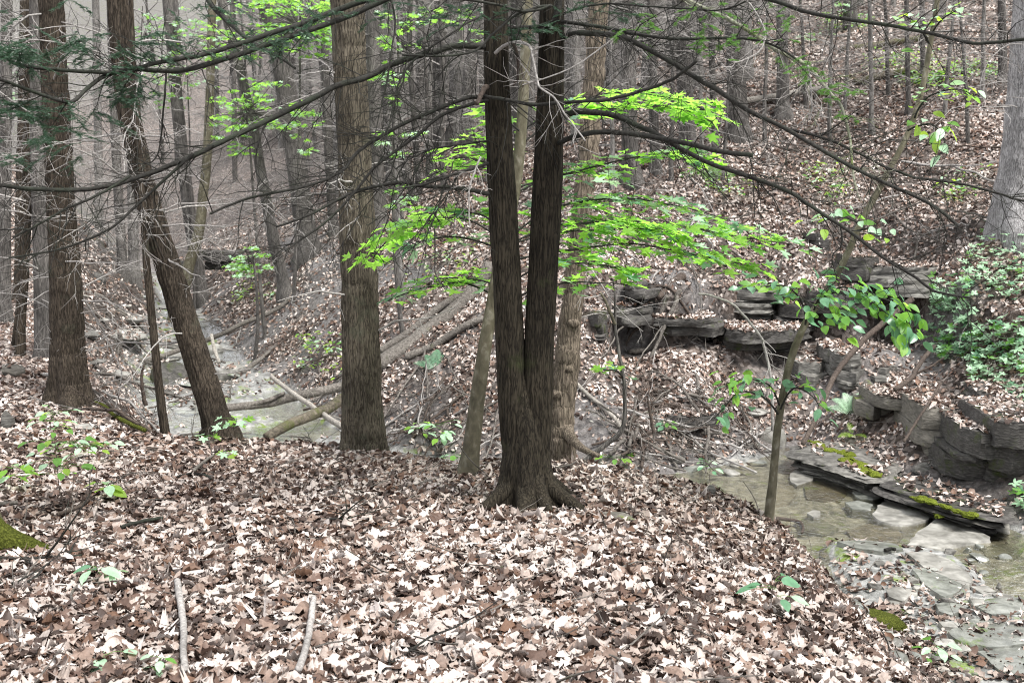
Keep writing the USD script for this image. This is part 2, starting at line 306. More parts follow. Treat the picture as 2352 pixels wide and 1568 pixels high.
FAR_POLY = shapely.Polygon(TOE + [(-38, 260), (200, 260), (200, -8)])
def signed(poly, line, x, y):
    """Distance to line, positive inside poly."""
    q = np.stack([x.ravel(), y.ravel()], 1); best = np.full(len(q), 1e9); L = np.asarray(line, float)
    for a, b in zip(L[:-1], L[1:]):
        ab = b - a; t = np.clip(((q - a) @ ab) / (ab @ ab), 0, 1); best = np.minimum(best, np.hypot(*(q - a - t[:, None] * ab).T))
    return (np.where(shapely.contains_xy(poly, q[:, 0], q[:, 1]), 1, -1) * best).reshape(x.shape)
def smax(a, b, k):
    h = np.clip(.5 + .5 * (a - b) / k, 0, 1); return b + (a - b) * h + k * h * (1 - h)
FP = np.array([(-9, -3.2), (0, -.05), (1.0, .75), (2.2, 1.65), (4, 2.85), (6, 3.85), (7.6, 4.55), (11, 6.1), (16, 8.2), (30, 12.8), (60, 21), (130, 34)])
LP = np.array([(-9, -3.2), (0, -.05), (.8, .55), (1.9, 1.2), (2.75, 1.42), (2.9, 2.35), (3.6, 2.65), (4.5, 3.1), (6, 3.85), (7.6, 4.55), (11, 6.1), (16, 8.2), (30, 12.8), (60, 21), (130, 34)])
SHELF_POLY = shapely.Polygon([tuple(Pz(1176 + a * .5, 1045 + b * .5, WZ + .1)[:2]) for a, b in [(1470, 395), (1620, 388), (1800, 428), (1990, 468), (2110, 535), (2150, 590), (2250, 640), (2360, 668), (2560, 760), (2800, 1300), (1900, 1300), (1600, 800)]])
def water_z(x, y):
    return WZ + .05 + np.maximum(y - 27, 0) * .012 + np.clip((11.0 - y) / 3, 0, 1) * .06
def terrain_raw(x, y):
    e = signed(NEAR_POLY, EDGE, x, y); s = signed(FAR_POLY, TOE, x, y)
    w1 = (fbm(np.stack([x * .5, y * .5, 0 * x], -1), 3, 5) - .5); w2 = (fbm(np.stack([x * 1.1, y * 1.1, 0 * x], -1), 4, 11) - .5)
    wf = fbm(np.stack([x * 4.0, y * 4.0, 0 * x], -1), 3, 17) - .5
    gentle = np.clip((x - 1.8) / 1.0, 0, 1) * np.clip((10.5 - y) / 2.5, 0, 1)
    dd = np.maximum(-e + .5 * w1 + .30 * w2, 0)
    drop = (1 - gentle) * (1.05 * dd + .25 * np.minimum(dd, .5)) + gentle * (.62 * np.minimum(dd, 1.1) + .42 * np.maximum(dd - 1.1, 0))
    zn = near_z(x, y) - drop + .10 * w1 + .05 * w2 + .035 * wf + .0 * e
    s2 = s + .7 * w1 + .35 * w2
    nw = np.clip((s - 1.2) / .6, 0, 1) * np.clip((5.5 - s) / 1.0, 0, 1)
    for xc, A, wd in ((7.0, 1.0, .55), (2.15, .6, .38), (3.6, .35, .25), (4.7, .45, .55)): s2 = s2 - A * nw * np.exp(-((x - xc) / wd) ** 2)   # hollows under the ledges
    zf0 = np.interp(s2, FP[:, 0], FP[:, 1]); zl = np.interp(s2, LP[:, 0], LP[:, 1])
    led = np.clip((x - .9) / 1.0, 0, 1) * np.clip((8.5 - x) / 1.0, 0, 1) * np.clip((26 - y) / 3, 0, 1)
    zf = WZ + zf0 * (1 - led) + zl * led + np.clip(s, 0, 2) / 2 * (.42 * w2 + .10 * wf) + np.clip(s - 8, 0, 20) * .06 * w1
    zf = zf + np.maximum(y - 60, 0) * .10
    lo_ = np.clip((-x / np.maximum(y, 1) - .17) / .14, 0, 1) * np.clip((y - 36) / 10, 0, 1)
    zf = zf - lo_ * .55 * np.maximum(zf - 4.5, 0)
    lf_ = np.clip((-x - .5) / 2, 0, 1)
    floor = water_z(x, y) - .07 + .16 * w2 + .08 * wf + np.maximum(y - 62, 0) * .25 + lf_ * (.045 + .42 * w2 + .25 * w1 + .12 * wf)
    z = smax(smax(zn, zf, .16), floor, .10)
    sd = signed(SHELF_POLY, list(SHELF_POLY.exterior.coords), x, y); st = noise(np.stack([x * 1.6 + y * .5, y * 1.1, 0 * x], -1), 51)
    z = np.where(sd > -.25, smax(z, WZ + .13 + .07 * np.floor(st * 4) / 3 + .05 * w2 + .03 * wf - np.clip(-sd, 0, .3) * 1.2 - np.clip(.25 - sd, 0, .5) * .12, .03), z)
    return z, e, s
_gx = np.concatenate([-14 - np.geomspace(.3, 150, 60)[::-1], np.arange(-14, 14.01, .12), 14 + np.geomspace(.3, 150, 60)])
_gy = np.concatenate([-6 - np.geomspace(.5, 90, 14)[::-1], np.arange(-6, 3, .45), np.arange(3, 30, .12), 30 + np.geomspace(.15, 190, 110)])
GX, GY = np.meshgrid(_gx, _gy)
GZ, GE, GS = terrain_raw(GX, GY)
from scipy.interpolate import RegularGridInterpolator
_zi = RegularGridInterpolator((_gy, _gx), GZ, bounds_error=False, fill_value=None)
_ei = RegularGridInterpolator((_gy, _gx), GE, bounds_error=False, fill_value=None)
_si = RegularGridInterpolator((_gy, _gx), GS, bounds_error=False, fill_value=None)
def tz(x, y): return _zi(np.stack([np.asarray(y, float), np.asarray(x, float)], -1))
def tn(x, y, h=.12):
    return unit(np.stack([tz(x - h, y) - tz(x + h, y), tz(x, y - h) - tz(x, y + h), np.full(np.shape(x), 2 * h)], -1))
def G(px, py, near=3.0, far=110):
    """Where the sight line through px, py meets the ground."""
    d = ray(px, py); t = np.geomspace(near, far, 1500); p = EYE + d * t[:, None]
    below = p[:, 2] < tz(p[:, 0], p[:, 1])
    k = int(np.argmax(below)) if below.any() else len(t) - 1
    return p[k]
_gw = water_z(GX, GY)
_dens = np.clip(fbm(np.stack([GX * .6, GY * .6, 0 * GX], -1), 4, 23) * 2.6 - .75, 0, 1)
CLAY_FAR_LIGHT = np.clip(1 - (GZ - _gw) / .5, 0, 1) * np.clip(-GE / .3, 0, 1)
_led = (np.abs(GS - 2.9) < .9) * (GX > .6) * (GX < 9) * (GY < 26)
CLAY_FAR_LIGHT = np.maximum(CLAY_FAR_LIGHT, np.clip((fbm(np.stack([GX * .45, GY * .45, 0 * GX], -1), 3, 41) - .56) * 9, 0, 1) * (GS > .2) * (GS < 3.5) * (GY < 34))
CLAY_FAR_LIGHT = np.maximum(CLAY_FAR_LIGHT, np.clip((fbm(np.stack([GX * .7, GY * .7, 0 * GX], -1), 3, 43) - .42) * 7, 0, 1) * (GX < .3) * (GS > -.2) * (GS < 3.2) * (GY < 34) * .9)
CLAY_FAR_LIGHT = np.maximum(CLAY_FAR_LIGHT, .30 * np.clip((GY - 33) / 10, 0, 1))  # no clay here: far ground paled with distance, brightness painted into its colour
LITTER = np.where(GE > -.1, 1.0, np.where(GS > 0, .35 + .65 * _dens, .25)) * (1 - .8 * CLAY_FAR_LIGHT) * np.where(np.hypot(GX, GY) < 3.6, 1, .8)
ROCKY = np.clip((signed(SHELF_POLY, list(SHELF_POLY.exterior.coords), GX, GY) + .1) / .15, 0, 1) * np.clip(-GE / .3 - 1.0, 0, 1) * (GZ < WZ + .36)
ROCKY = np.maximum(ROCKY, CLAY_FAR_LIGHT * (GX > 1.5) * (GY < 17) * (GS < .1))
ROCKY = np.maximum(ROCKY, .9 * CLAY_FAR_LIGHT * (GX < -1) * (GY > 12) * (GS < .15))
gt = np.stack([CLAY_FAR_LIGHT, LITTER, ROCKY], -1).reshape(-1, 3)
ny, nx = GX.shape
_i, _j = np.meshgrid(np.arange(ny - 1), np.arange(nx - 1), indexing='ij')
_q = np.stack([_i * nx + _j, _i * nx + _j + 1, (_i + 1) * nx + _j + 1, (_i + 1) * nx + _j], -1).reshape(-1, 4)
solo('ground', (np.stack([GX, GY, GZ], -1).reshape(-1, 3), np.vstack([_q[:, [0, 1, 2]], _q[:, [0, 2, 3]]])), 'ground',
     'wooded ravine ground of dark soil, grey clay and leaf mould', 'ground', kind='structure', tint=gt)
tag('/World/sky', 'bright overcast sky above the forest', 'sky', kind='structure')
# water
_wx, _wy = np.meshgrid(np.arange(-30, 9.6, .25), np.arange(3, 66, .25))
_wz = water_z(_wx, _wy); _tw = tz(_wx, _wy)
_keep = (_tw < _wz + .25) & (signed(NEAR_POLY, EDGE, _wx, _wy) < .3)
n2 = _wx.shape[1]; _i, _j = np.meshgrid(np.arange(_wx.shape[0] - 1), np.arange(n2 - 1), indexing='ij')
_ok = _keep[:-1, :-1] | _keep[1:, :-1] | _keep[:-1, 1:] | _keep[1:, 1:]
_i, _j = _i[_ok], _j[_ok]
_q = np.stack([_i * n2 + _j, _i * n2 + _j + 1, (_i + 1) * n2 + _j + 1, (_i + 1) * n2 + _j], -1)
_used, _inv = np.unique(_q, return_inverse=True); _q = _inv.reshape(_q.shape)
solo('creek_water', (np.stack([_wx, _wy, _wz], -1).reshape(-1, 3)[_used], np.vstack([_q[:, [0, 1, 2]], _q[:, [0, 2, 3]]])), 'water',
     'shallow clear creek water winding over flat stones through the ravine', 'water', kind='structure')
# ------------------------------------------------------------------ trees
def R(k, pts):                                    # positions read off enlarged quarters of the photograph
    ox, oy, s = {1: (0, 0, .3337), 2: (784, 0, .3337), 3: (1567.6, 0, .3337), 4: (0, 522.5, .3337), 5: (784, 522.5, .3337), 6: (1567.6, 522.5, .3337), 7: (0, 1045, .5), 8: (1176, 1045, .5)}[k]
    return [(ox + p[0] * s, oy + p[1] * s, *(q * s for q in p[2:])) for p in pts]
def up_extend(pl, to=-480):
    (x1, y1, w1), (x0, y0, w0) = pl[-1], pl[-2]
    k = (to - y1) / (y0 - y1) if y0 != y1 else 0
    sl = (x1 - x0) / (y1 - y0); sl = max(-.12, min(.12, sl))
    return pl + [(x1 + sl * (to - y1), to, w1 * .8)]
def trunk_line(pl, Y, lean=0.0, sink=.35, extend=True):
    """World points and radii from (px, py, width px), base first."""
    if extend: pl = up_extend(pl)
    Ys = np.linspace(Y, Y + lean, len(pl))
    pts = np.array([P(a, b, y) for (a, b, _), y in zip(pl, Ys)]); rad = np.array([pxw(w, p) / 2 for (_, _, w), p in zip(pl, pts)])
    g = float(tz(pts[0, 0], pts[0, 1]))
    d = unit(pts[1] - pts[0]); dz = max(0.05, pts[0, 2] - (g - sink))
    low = pts[0] - d * (dz / max(.4, d[2]))
    return np.vstack([low, pts]), np.concatenate([[rad[0] * 1.05], rad]), np.array([pts[0, 0], pts[0, 1], g])
DEAD = []
def dead_branches(rng, t, axis, rad, n, zlo, zhi, length, mat='branch_pale', twigs=5, sub=2, r=.011, merged=False, bias=None):
    """Bare horizontal limbs low on a trunk."""
    zs = axis[:, 2]; meshes = []; tw = []
    for i in range(n):
        z = rng.uniform(zlo, zhi); c = np.array([np.interp(z, zs, axis[:, k]) for k in range(3)]); rr = np.interp(z, zs, rad)
        az = rng.uniform(0, 2 * np.pi) if bias is None else rng.normal(bias[0], bias[1])
        d = np.array([math.cos(az), math.sin(az) * .7, rng.uniform(-.15, .45)])
        ln = rng.uniform(*length)
        KB = 5 if merged else 8
        pl = grow(rng, (c + unit(d) * rr * .7)[None], d[None], np.array([ln]), KB, .2, .05)
        r0 = r * rng.uniform(.6, 1.25)
        meshes.append(tubes(pl, np.linspace(r0, r0 * .25, KB)[None], 5 if not merged else 3))
        m, _ = twig_set(rng, pl[0], None, max(2, int(twigs * ln)), length=(.15 * ln, .42 * ln), r=(r0 * .36, r0 * .16), sub=sub, droop=.03, lo=.1, flat=.6, K=4 if merged else 6, K2=3 if merged else 4, wig=.3)
        tw.append(m)
    if merged:
        part(t, 'dead_twigs', join(meshes + tw), mat, kind='stuff')
    else:
        for m in meshes: part(t, 'dead_branch', m, mat)
        part(t, 'dead_twigs', join(tw), mat, kind='stuff')
def tree(label, pl, Y, m, cat='tree', name='forest_tree', group=None, sides=26, n=44, amp=.07, k=4.0, hz=2.0, flare=.35, seed=1, lean=0., nb=0, zlo=.6, zhi=5.5, length=(.7, 1.9), bm='branch_pale', twigs=5, merged=False, wob=.02, sub=2, r=.011, extend=True, bias=None):
    pts, rad, base = trunk_line(pl, Y, lean, extend=extend)
    t = thing(name, label, cat, base, group)
    part(t, 'trunk', limb(pts, rad, sides, n, bark(seed, amp, k, hz, flare, .3), wob=wob, seed=seed), m)
    axis, ra = limb_axis(pts, rad, 40)
    if nb:
        dead_branches(np.random.default_rng(seed), t, axis, ra, nb, base[2] + zlo, base[2] + zhi, length, bm, twigs, sub, r, merged, bias)
    return t, axis, ra

# --- the twin trunk in the middle
rng = np.random.default_rng(7)
YT = 8.3
_lo, _lr, _b = trunk_line([(1212, 1192, 132), (1210, 1150, 112), (1208, 1060, 104), (1207, 985, 86), (1206, 925, 62), (1205, 860, 26)], YT, extend=False)
TWIN = thing('hemlock_tree', 'dark twin-stemmed hemlock splitting low into two trunks, standing alone on the leaves', 'tree', _b)
def _merge(a, b, lo, hi): return None
part(TWIN, 'trunk', limb(_lo, _lr, 110, 130, bark(3, .11, 9.0, 2.4, .62, .20, 6)), 'bark_hemlock_dark')
_ls, _lsr, _ = trunk_line([(1186, 1090, 44), (1180, 960, 66), (1172, 800, 66), (1165, 650, 64), (1156, 500, 64), (1146, 300, 58), (1140, 150, 56), (1138, 0, 54)], YT)
_rs, _rsr, _ = trunk_line([(1230, 1090, 44), (1234, 960, 66), (1238, 800, 66), (1246, 650, 66), (1254, 500, 66), (1262, 300, 61), (1266, 150, 57), (1268, 0, 54)], YT)
part(TWIN, 'stem', limb(_ls[1:], _lsr[1:], 90, 190, bark(13, .10, 8.5, 2.4)), 'bark_hemlock_dark')
part(TWIN, 'stem', limb(_rs[1:], _rsr[1:], 90, 190, bark(29, .10, 8.5, 2.4)), 'bark_hemlock_dark')
for a, ln in ((-2.6, .34), (-.45, .40), (-1.7, .26), (.5, .30), (-1.1, .24)):
    d = np.array([math.cos(a), math.sin(a), 0]); p0 = _b + np.array([0, 0, .34]) + d * .09
    q = [p0, _b + d * .17 + [0, 0, .20], _b + d * (.18 + ln * .45) + [0, 0, .085], _b + d * (.20 + ln) + [0, 0, -.03]]
    part(TWIN, 'root', limb(q, [.075, .068, .048, .015], 18, 22, bark(int(a * 10) + 60, .12, 4, 6)), 'bark_hemlock_dark')
part(TWIN, 'moss', limb([P(1172, 1188, YT - .17) + [-.09, 0, -.06], P(1180, 1192, YT - .19), P(1196, 1196, YT - .18)], [.03, .045, .02], 10, 12, bark(5, .4, 3, 14)), 'moss')
TWIGS = []                                        # every foreground twig, for the needle sprays
def branch(tree_, pts, Y0, Y1, w0, w1, m='branch_dark', nt=22, tl=(.18, .6), name='branch', seed=0, sub=2, wob=.01, tm=None, tr=(.0038, .0016), droop=.05):
    rng = np.random.default_rng(seed + 100)
    Ys = Y0 + (Y1 - Y0) * np.linspace(0, 1, len(pts)) ** 1.0
    q = np.array([P(a, b, y) for (a, b), y in zip(pts, Ys)])
    rad = np.array([pxw(w, p) / 2 for w, p in zip(np.linspace(w0, w1, len(pts)), q)])
    n = max(14, 7 * len(pts))
    b = part(tree_, name, limb(q, rad, 9, n, bark(seed, .12, 3, 12), wob=wob, seed=seed), m)
    axis, _ = limb_axis(q, rad, 40)
    if nt:
        ms, polys = twig_set(rng, axis, None, nt, tl, tr, sub, droop, .06, flat=.45)
        part(b, 'twigs', ms, tm or m, kind='stuff')
        TWIGS.append(axis[None]); TWIGS.extend(polys)
    return b, axis
BR = [
  # points (display px), Y0, Y1, w0, w1, twigs
  ([(1138, -120), (1010, -60), *R(1, [(2351, 60), (2120, 150), (1900, 220), (1600, 320), (1360, 385), (1150, 420), (880, 480), (700, 500), (380, 480), (130, 450), (0, 380)]), (-90, 105)], 8.3, 6.4, 13, 4, 34),
  ([(1138, -100), (930, -20), *R(1, [(2351, 130), (2000, 250), (1600, 390), (1200, 490), (950, 480), (750, 510), (600, 610), (480, 705), (250, 640), (40, 560)]), (-80, 160)], 8.25, 6.2, 13, 4, 34),
  ([*R(2, [(985, 322), (780, 318), (620, 360), (400, 420), (150, 540), (0, 580)]), *R(1, [(2150, 680), (1800, 850), (1500, 990), (1200, 1130), (950, 1220), (750, 1280), (500, 1310), (200, 1300), (0, 1275)]), (-120, 420)], 8.25, 6.3, 14, 5, 44),
  (R(1, [(1330, 1060), (1100, 1265), (930, 1420), (780, 1560)]) + [(134, 572), (20, 592)], 7.1, 6.7, 7, 2.5, 14),
  (R(1, [(900, 1205), (700, 1330), (450, 1440), (230, 1560)]) + [(30, 545)], 6.8, 6.4, 6, 2.5, 12),
  (R(2, [(1000, 672), (900, 670), (640, 760), (360, 890), (100, 1060), (0, 1180)]) + R(1, [(2100, 1280), (1700, 1370), (1450, 1470)]), 8.2, 7.0, 9, 3, 26),
  (R(2, [(990, 668), (1150, 690), (1340, 722), (1600, 702), (1800, 690), (2050, 630), (2250, 560), (2350, 500)]) + [(1600, 140)], 8.1, 7.4, 8, 4, 14),
  (R(2, [(1000, 690), (940, 705), (700, 790), (500, 950), (250, 1130), (110, 1300)]) + [(760, 500), (700, 545), (655, 575)], 8.2, 7.1, 8, 2.5, 26),
  (R(2, [(1010, 1335), (840, 1300), (750, 1290), (560, 1280), (400, 1258), (100, 1320), (0, 1360)]) + R(1, [(2150, 1470), (1900, 1560)]), 8.2, 7.2, 10, 3, 20),
  (R(2, [(1010, 1125), (900, 1160), (800, 1190), (600, 1260), (440, 1290)]), 8.2, 7.5, 7, 3, 14),
  (R(2, [(1000, 970), (850, 990), (650, 1020), (500, 1080), (380, 1160)]), 8.25, 7.6, 5, 2, 12),
  (R(2, [(1520, 265), (1600, 235), (1680, 228), (1900, 250), (2100, 330), (2351, 480)]) + R(3, [(250, 630), (450, 760), (700, 880), (900, 1000), (1170, 1150), (1420, 1270), (1700, 1400), (1900, 1560)]), 8.25, 6.8, 13, 4, 40),
  (R(3, [(740, 895), (1000, 960), (1200, 1050), (1430, 1160), (1650, 1230), (1900, 1260), (2200, 1340), (2351, 1385)]) + [(2420, 475)], 7.6, 6.7, 6, 3, 24),
  (R(2, [(1530, 805), (1580, 780), (1640, 768), (1850, 790), (2050, 870), (2200, 940)]) + R(3, [(0, 1030), (250, 1150), (500, 1230), (750, 1330), (900, 1430)]) + R(6, [(1150, 30), (1400, 220), (1600, 340), (1750, 440), (1980, 480)]), 8.25, 6.7, 14, 3, 40),
  (R(2, [(1500, 985), (1540, 965), (1600, 940), (1800, 910), (2050, 930), (2350, 980)]) + R(3, [(250, 1040), (480, 1070)]), 8.2, 7.3, 12, 6, 12),
  (R(2, [(1510, 150), (1800, 190), (2000, 230), (2351, 270)]) + R(3, [(300, 262), (560, 290), (800, 420)]), 8.25, 7.2, 8, 3, 22),
  ([(1290, -60), (1500, -40), *R(3, [(360, -40), (600, 0), (850, 80), (1100, 130), (1450, 180), (1750, 240), (2050, 300), (2351, 275)]), (2440, 95)], 8.3, 6.6, 10, 4, 34),
  (R(2, [(1510, 110), (1620, 60), (1800, 30), (2100, 45), (2351, 60)]) + R(3, [(260, 70), (430, 10)]), 8.3, 7.2, 5, 2, 26),
  (R(2, [(985, 110), (900, 140), (760, 230), (600, 340), (450, 470), (370, 660)]), 8.2, 7.6, 5, 2.5, 16),
  (R(2, [(1450, 40), (1250, 80), (1050, 230), (900, 360), (700, 385), (420, 380)]), 8.0, 7.5, 6, 2.5, 16),
  (R(2, [(1440, 35), (1250, 80), (1100, 40), (850, 0), (600, -20)]) + [(900, -30)], 8.0, 7.4, 6, 3, 16),
]
for i, (pts, y0, y1, w0, w1, nt) in enumerate(BR):
    branch(TWIN, pts, y0, y1, w0 * 1.08, w1 * 1.75, nt=int(nt * 1.5), seed=i, tl=(.2, .85) if i in (11, 12, 13, 16, 2, 5, 8) else (.18, .6))
# bent and pale limbs between and right of the stems
branch(TWIN, R(2, [(1060, 370), (1120, 320), (1200, 290), (1290, 312), (1320, 400), (1340, 500), (1360, 590), (1450, 660), (1550, 800), (1680, 970)]), 8.15, 7.7, 8, 3.5, 'branch_pale', 14, seed=50, name='bent_branch')
branch(TWIN, R(2, [(1500, -60), (1492, 60), (1470, 140), (1380, 182), (1260, 190), (1150, 190)]), 8.1, 8.1, 16, 7, 'branch_dark', 26, (.06, .16), seed=51, name='looped_branch')
branch(TWIN, R(2, [(1165, 270), (1200, 350), (1220, 450), (1215, 530), (1180, 590)]), 8.2, 8.2, 9, 5, 'branch_brown', 3, seed=52)
branch(TWIN, R(2, [(2050, 70), (1990, 150), (1880, 260), (1760, 350), (1600, 460), (1430, 530), (1250, 585)]), 7.9, 7.9, 4, 3, 'branch_pale', 5, seed=53)
branch(TWIN, [(1300, -60), (1480, -30)] + R(3, [(200, 80), (450, 210), (640, 340), (850, 450), (1000, 620), (1100, 750), (1150, 950), (1170, 1150), (1200, 1310)]), 8.4, 7.2, 11, 5, 'branch_mossy', 30, seed=54)
branch(TWIN, R(3, [(430, 0), (510, 100), (570, 250), (545, 330), (480, 390), (370, 430), (340, 390)]), 7.4, 7.3, 5, 3, 'branch_pale', 6, seed=55)
branch(TWIN, R(3, [(860, 450), (880, 560), (890, 700), (880, 830)]), 7.6, 7.5, 5, 2.5, 'branch_pale', 16, seed=56)
for k, (pts, w) in enumerate([(R(1, [(1145, 505), (1135, 620), (1120, 830), (1100, 1000), (1070, 1090), (1010, 1125), (880, 1130)]), 5), (R(1, [(1390, 480), (1410, 540), (1440, 630), (1425, 780), (1410, 940)]), 3), (R(1, [(1835, 850), (1790, 950), (1760, 1080), (1770, 1190), (1870, 1310)]), 5),
        (R(3, [(460, 1080), (480, 1170), (490, 1300), (495, 1500)]), 3.5), (R(3, [(500, 1210), (560, 1290), (640, 1390), (690, 1540)]), 4), (R(6, [(1090, 0), (1100, 100), (1030, 210), (1050, 310), (1090, 400)]), 4), (R(5, [(640, 0), (645, 150), (645, 290), (680, 380), (720, 415)]), 3.5),
        (R(2, [(960, 1080), (920, 1180), (880, 1320), (880, 1450), (885, 1568)]), 5), (R(2, [(440, 470), (420, 580), (370, 680), (330, 850), (300, 1000), (250, 1130)]), 3.5), (R(2, [(345, 0), (370, 180), (350, 330), (310, 560), (260, 800), (220, 1000)]), 4.5)]):
    branch(TWIN, pts, 7.5, 7.35, w, w * .5, 'branch_dark' if k not in (7,) else 'branch_pale', 7, (.08, .3), name='hanging_branch', seed=60 + k)
branch(TWIN, R(1, [(1390, -150), (1430, 0), (1600, 180), (1720, 280), (1880, 370), (2030, 470)]), 9.0, 8.0, 13, 6, 'branch_dark', 10, seed=75)
branch(TWIN, R(2, [(1000, 600), (985, 610), (960, 660), (930, 715)]), 8.15, 8.0, 13, 10, 'branch_brown', 0, seed=76, name='branch_stub')
# a fan of bare drooping twigs hanging left of the twin trunk
for k in range(7):
    rr = np.random.default_rng(300 + k)
    x0, y0 = rr.uniform(900, 1110), rr.uniform(290, 440)
    pts = [(x0, y0), (x0 - rr.uniform(10, 40), y0 + 60), (x0 - rr.uniform(40, 100), y0 + rr.uniform(120, 170)), (x0 - rr.uniform(80, 170), y0 + rr.uniform(190, 280))]
    branch(TWIN, pts, 7.9, 7.6, 3.2, 1.4, nt=6, tl=(.08, .3), seed=320 + k, name='hanging_branch', wob=.03)

# --- the other trees that stand near the rim
N_ = dict(sides=110, n=190)
STRAIGHT, _, _ = tree('straight thick hemlock with furrowed grey-brown bark, left of the twin trunk', [(832, 1028, 96), (832, 1000, 92), (829, 850, 87), (826, 650, 80), (820, 500, 78), (812, 320, 74), (803, 150, 74), (798, 0, 72)], 11.3, 'bark_hemlock', name='hemlock_tree', amp=.12, k=9, hz=2.0, flare=.16, seed=21, nb=10, zlo=1.2, zhi=4.6, length=(.5, 1.6), **N_)
tree('brown hemlock trunk leaning to the left over the creek', [(506, 992, 88), (495, 960, 66), (465, 860, 60), (432, 760, 57), (398, 650, 56), (362, 540, 54), (334, 440, 50), (312, 340, 48), (293, 240, 47), (280, 120, 47), (271, 0, 46)], 12.6, 'bark_brown', name='hemlock_tree', amp=.12, k=8, hz=2.0, flare=.45, seed=31, nb=30, zlo=1.4, zhi=5.6, length=(.8, 2.2), twigs=7, **N_)
tree('upright red-brown hemlock with flared foot, left of the leaning trunk', [(166, 962, 100), (163, 930, 84), (158, 860, 72), (154, 740, 68), (149, 620, 65), (140, 480, 62), (132, 320, 58), (124, 150, 55), (118, 0, 53)], 12.8, 'bark_brown', name='hemlock_tree', amp=.12, k=8, hz=2.0, flare=.55, seed=41, nb=36, zlo=.9, zhi=5.4, length=(.7, 2.0), twigs=7, **N_)
tree('thin dark pole of a tree standing just left of the leaning trunk', [(380, 1004, 20), (368, 900, 19), (352, 760, 18), (340, 640, 17), (332, 540, 15), (326, 440, 13), (316, 250, 11), (305, 100, 10), (300, 0, 9)], 12.4, 'bark_brown', sides=20, n=60, seed=51, nb=9, zlo=.8, zhi=3.2, length=(.3, 1.0), r=.006)
GN = [(1288, 1012, 66), (1288, 985, 58), (1291, 923, 60), (1300, 840, 56), (1306, 780, 52), (1315, 690, 46), (1325, 600, 45), (1338, 480, 44), (1352, 350, 44), (1362, 220, 44), (1370, 100, 44), (1376, 0, 43)]
GNARL, _, _ = tree('gnarled lumpy-barked trunk right behind the twin trunk', GN, 13.2, 'bark_gnarled', amp=.13, k=4.2, hz=3.2, flare=.18, seed=61, nb=9, zlo=2.4, zhi=5, length=(.6, 1.6), wob=.05, **N_)
part(GNARL, 'root', limb([P(1300, 985, 13.1), P(1318, 1012, 12.9), P(1342, 1032, 12.7), P(1375, 1046, 12.5)], [.09, .055, .04, .025], 12, 20, bark(66, .15, 3, 5)), 'bark_gnarled')
for q in ((1316, 742, 30), (1282, 905, 34), (1306, 846, 28)):
    c = P(q[0], q[1], 13.2 - .10); s = trimesh.creation.icosphere(2, 1.0); v = np.array(s.vertices); v = v * (1 + .35 * (fbm(v * 2.2 + q[0], 3, 4)[:, None] - .5)) * pxw(q[2] * .5, c) * np.array([1, .8, .8]) + c
    part(GNARL, 'burl', (v, np.array(s.faces)), 'bark_gnarled')
tree('big pale grey smooth-barked trunk cut by the right edge', [(2352, 475, 138), (2350, 435, 122), (2357, 360, 110), (2363, 240, 98), (2368, 120, 90), (2374, 0, 86)], 19.5, 'bark_grey', sides=60, n=90, amp=.04, k=5, hz=3, flare=.25, seed=71, nb=10, zlo=2.0, zhi=5, length=(1.0, 2.6), bias=(3.14, .5))
CURVY, _, _ = tree('thin crooked sapling curving up from the bank, right of the gnarled trunk', [(1366, 1040, 13), (1392, 1020, 12), (1424, 992, 11), (1436, 950, 9.5), (1434, 890, 9), (1424, 820, 8), (1414, 760, 7), (1412, 690, 5), (1408, 640, 3.5)], 12.6, 'bark_far', name='sapling', sides=16, n=60, flare=.1, amp=.06, seed=81, extend=False)
branch(CURVY, [(1413, 745), (1400, 715), (1390, 690), (1378, 672)], 12.6, 12.6, 8, 5, 'bark_smooth', 4, seed=82)

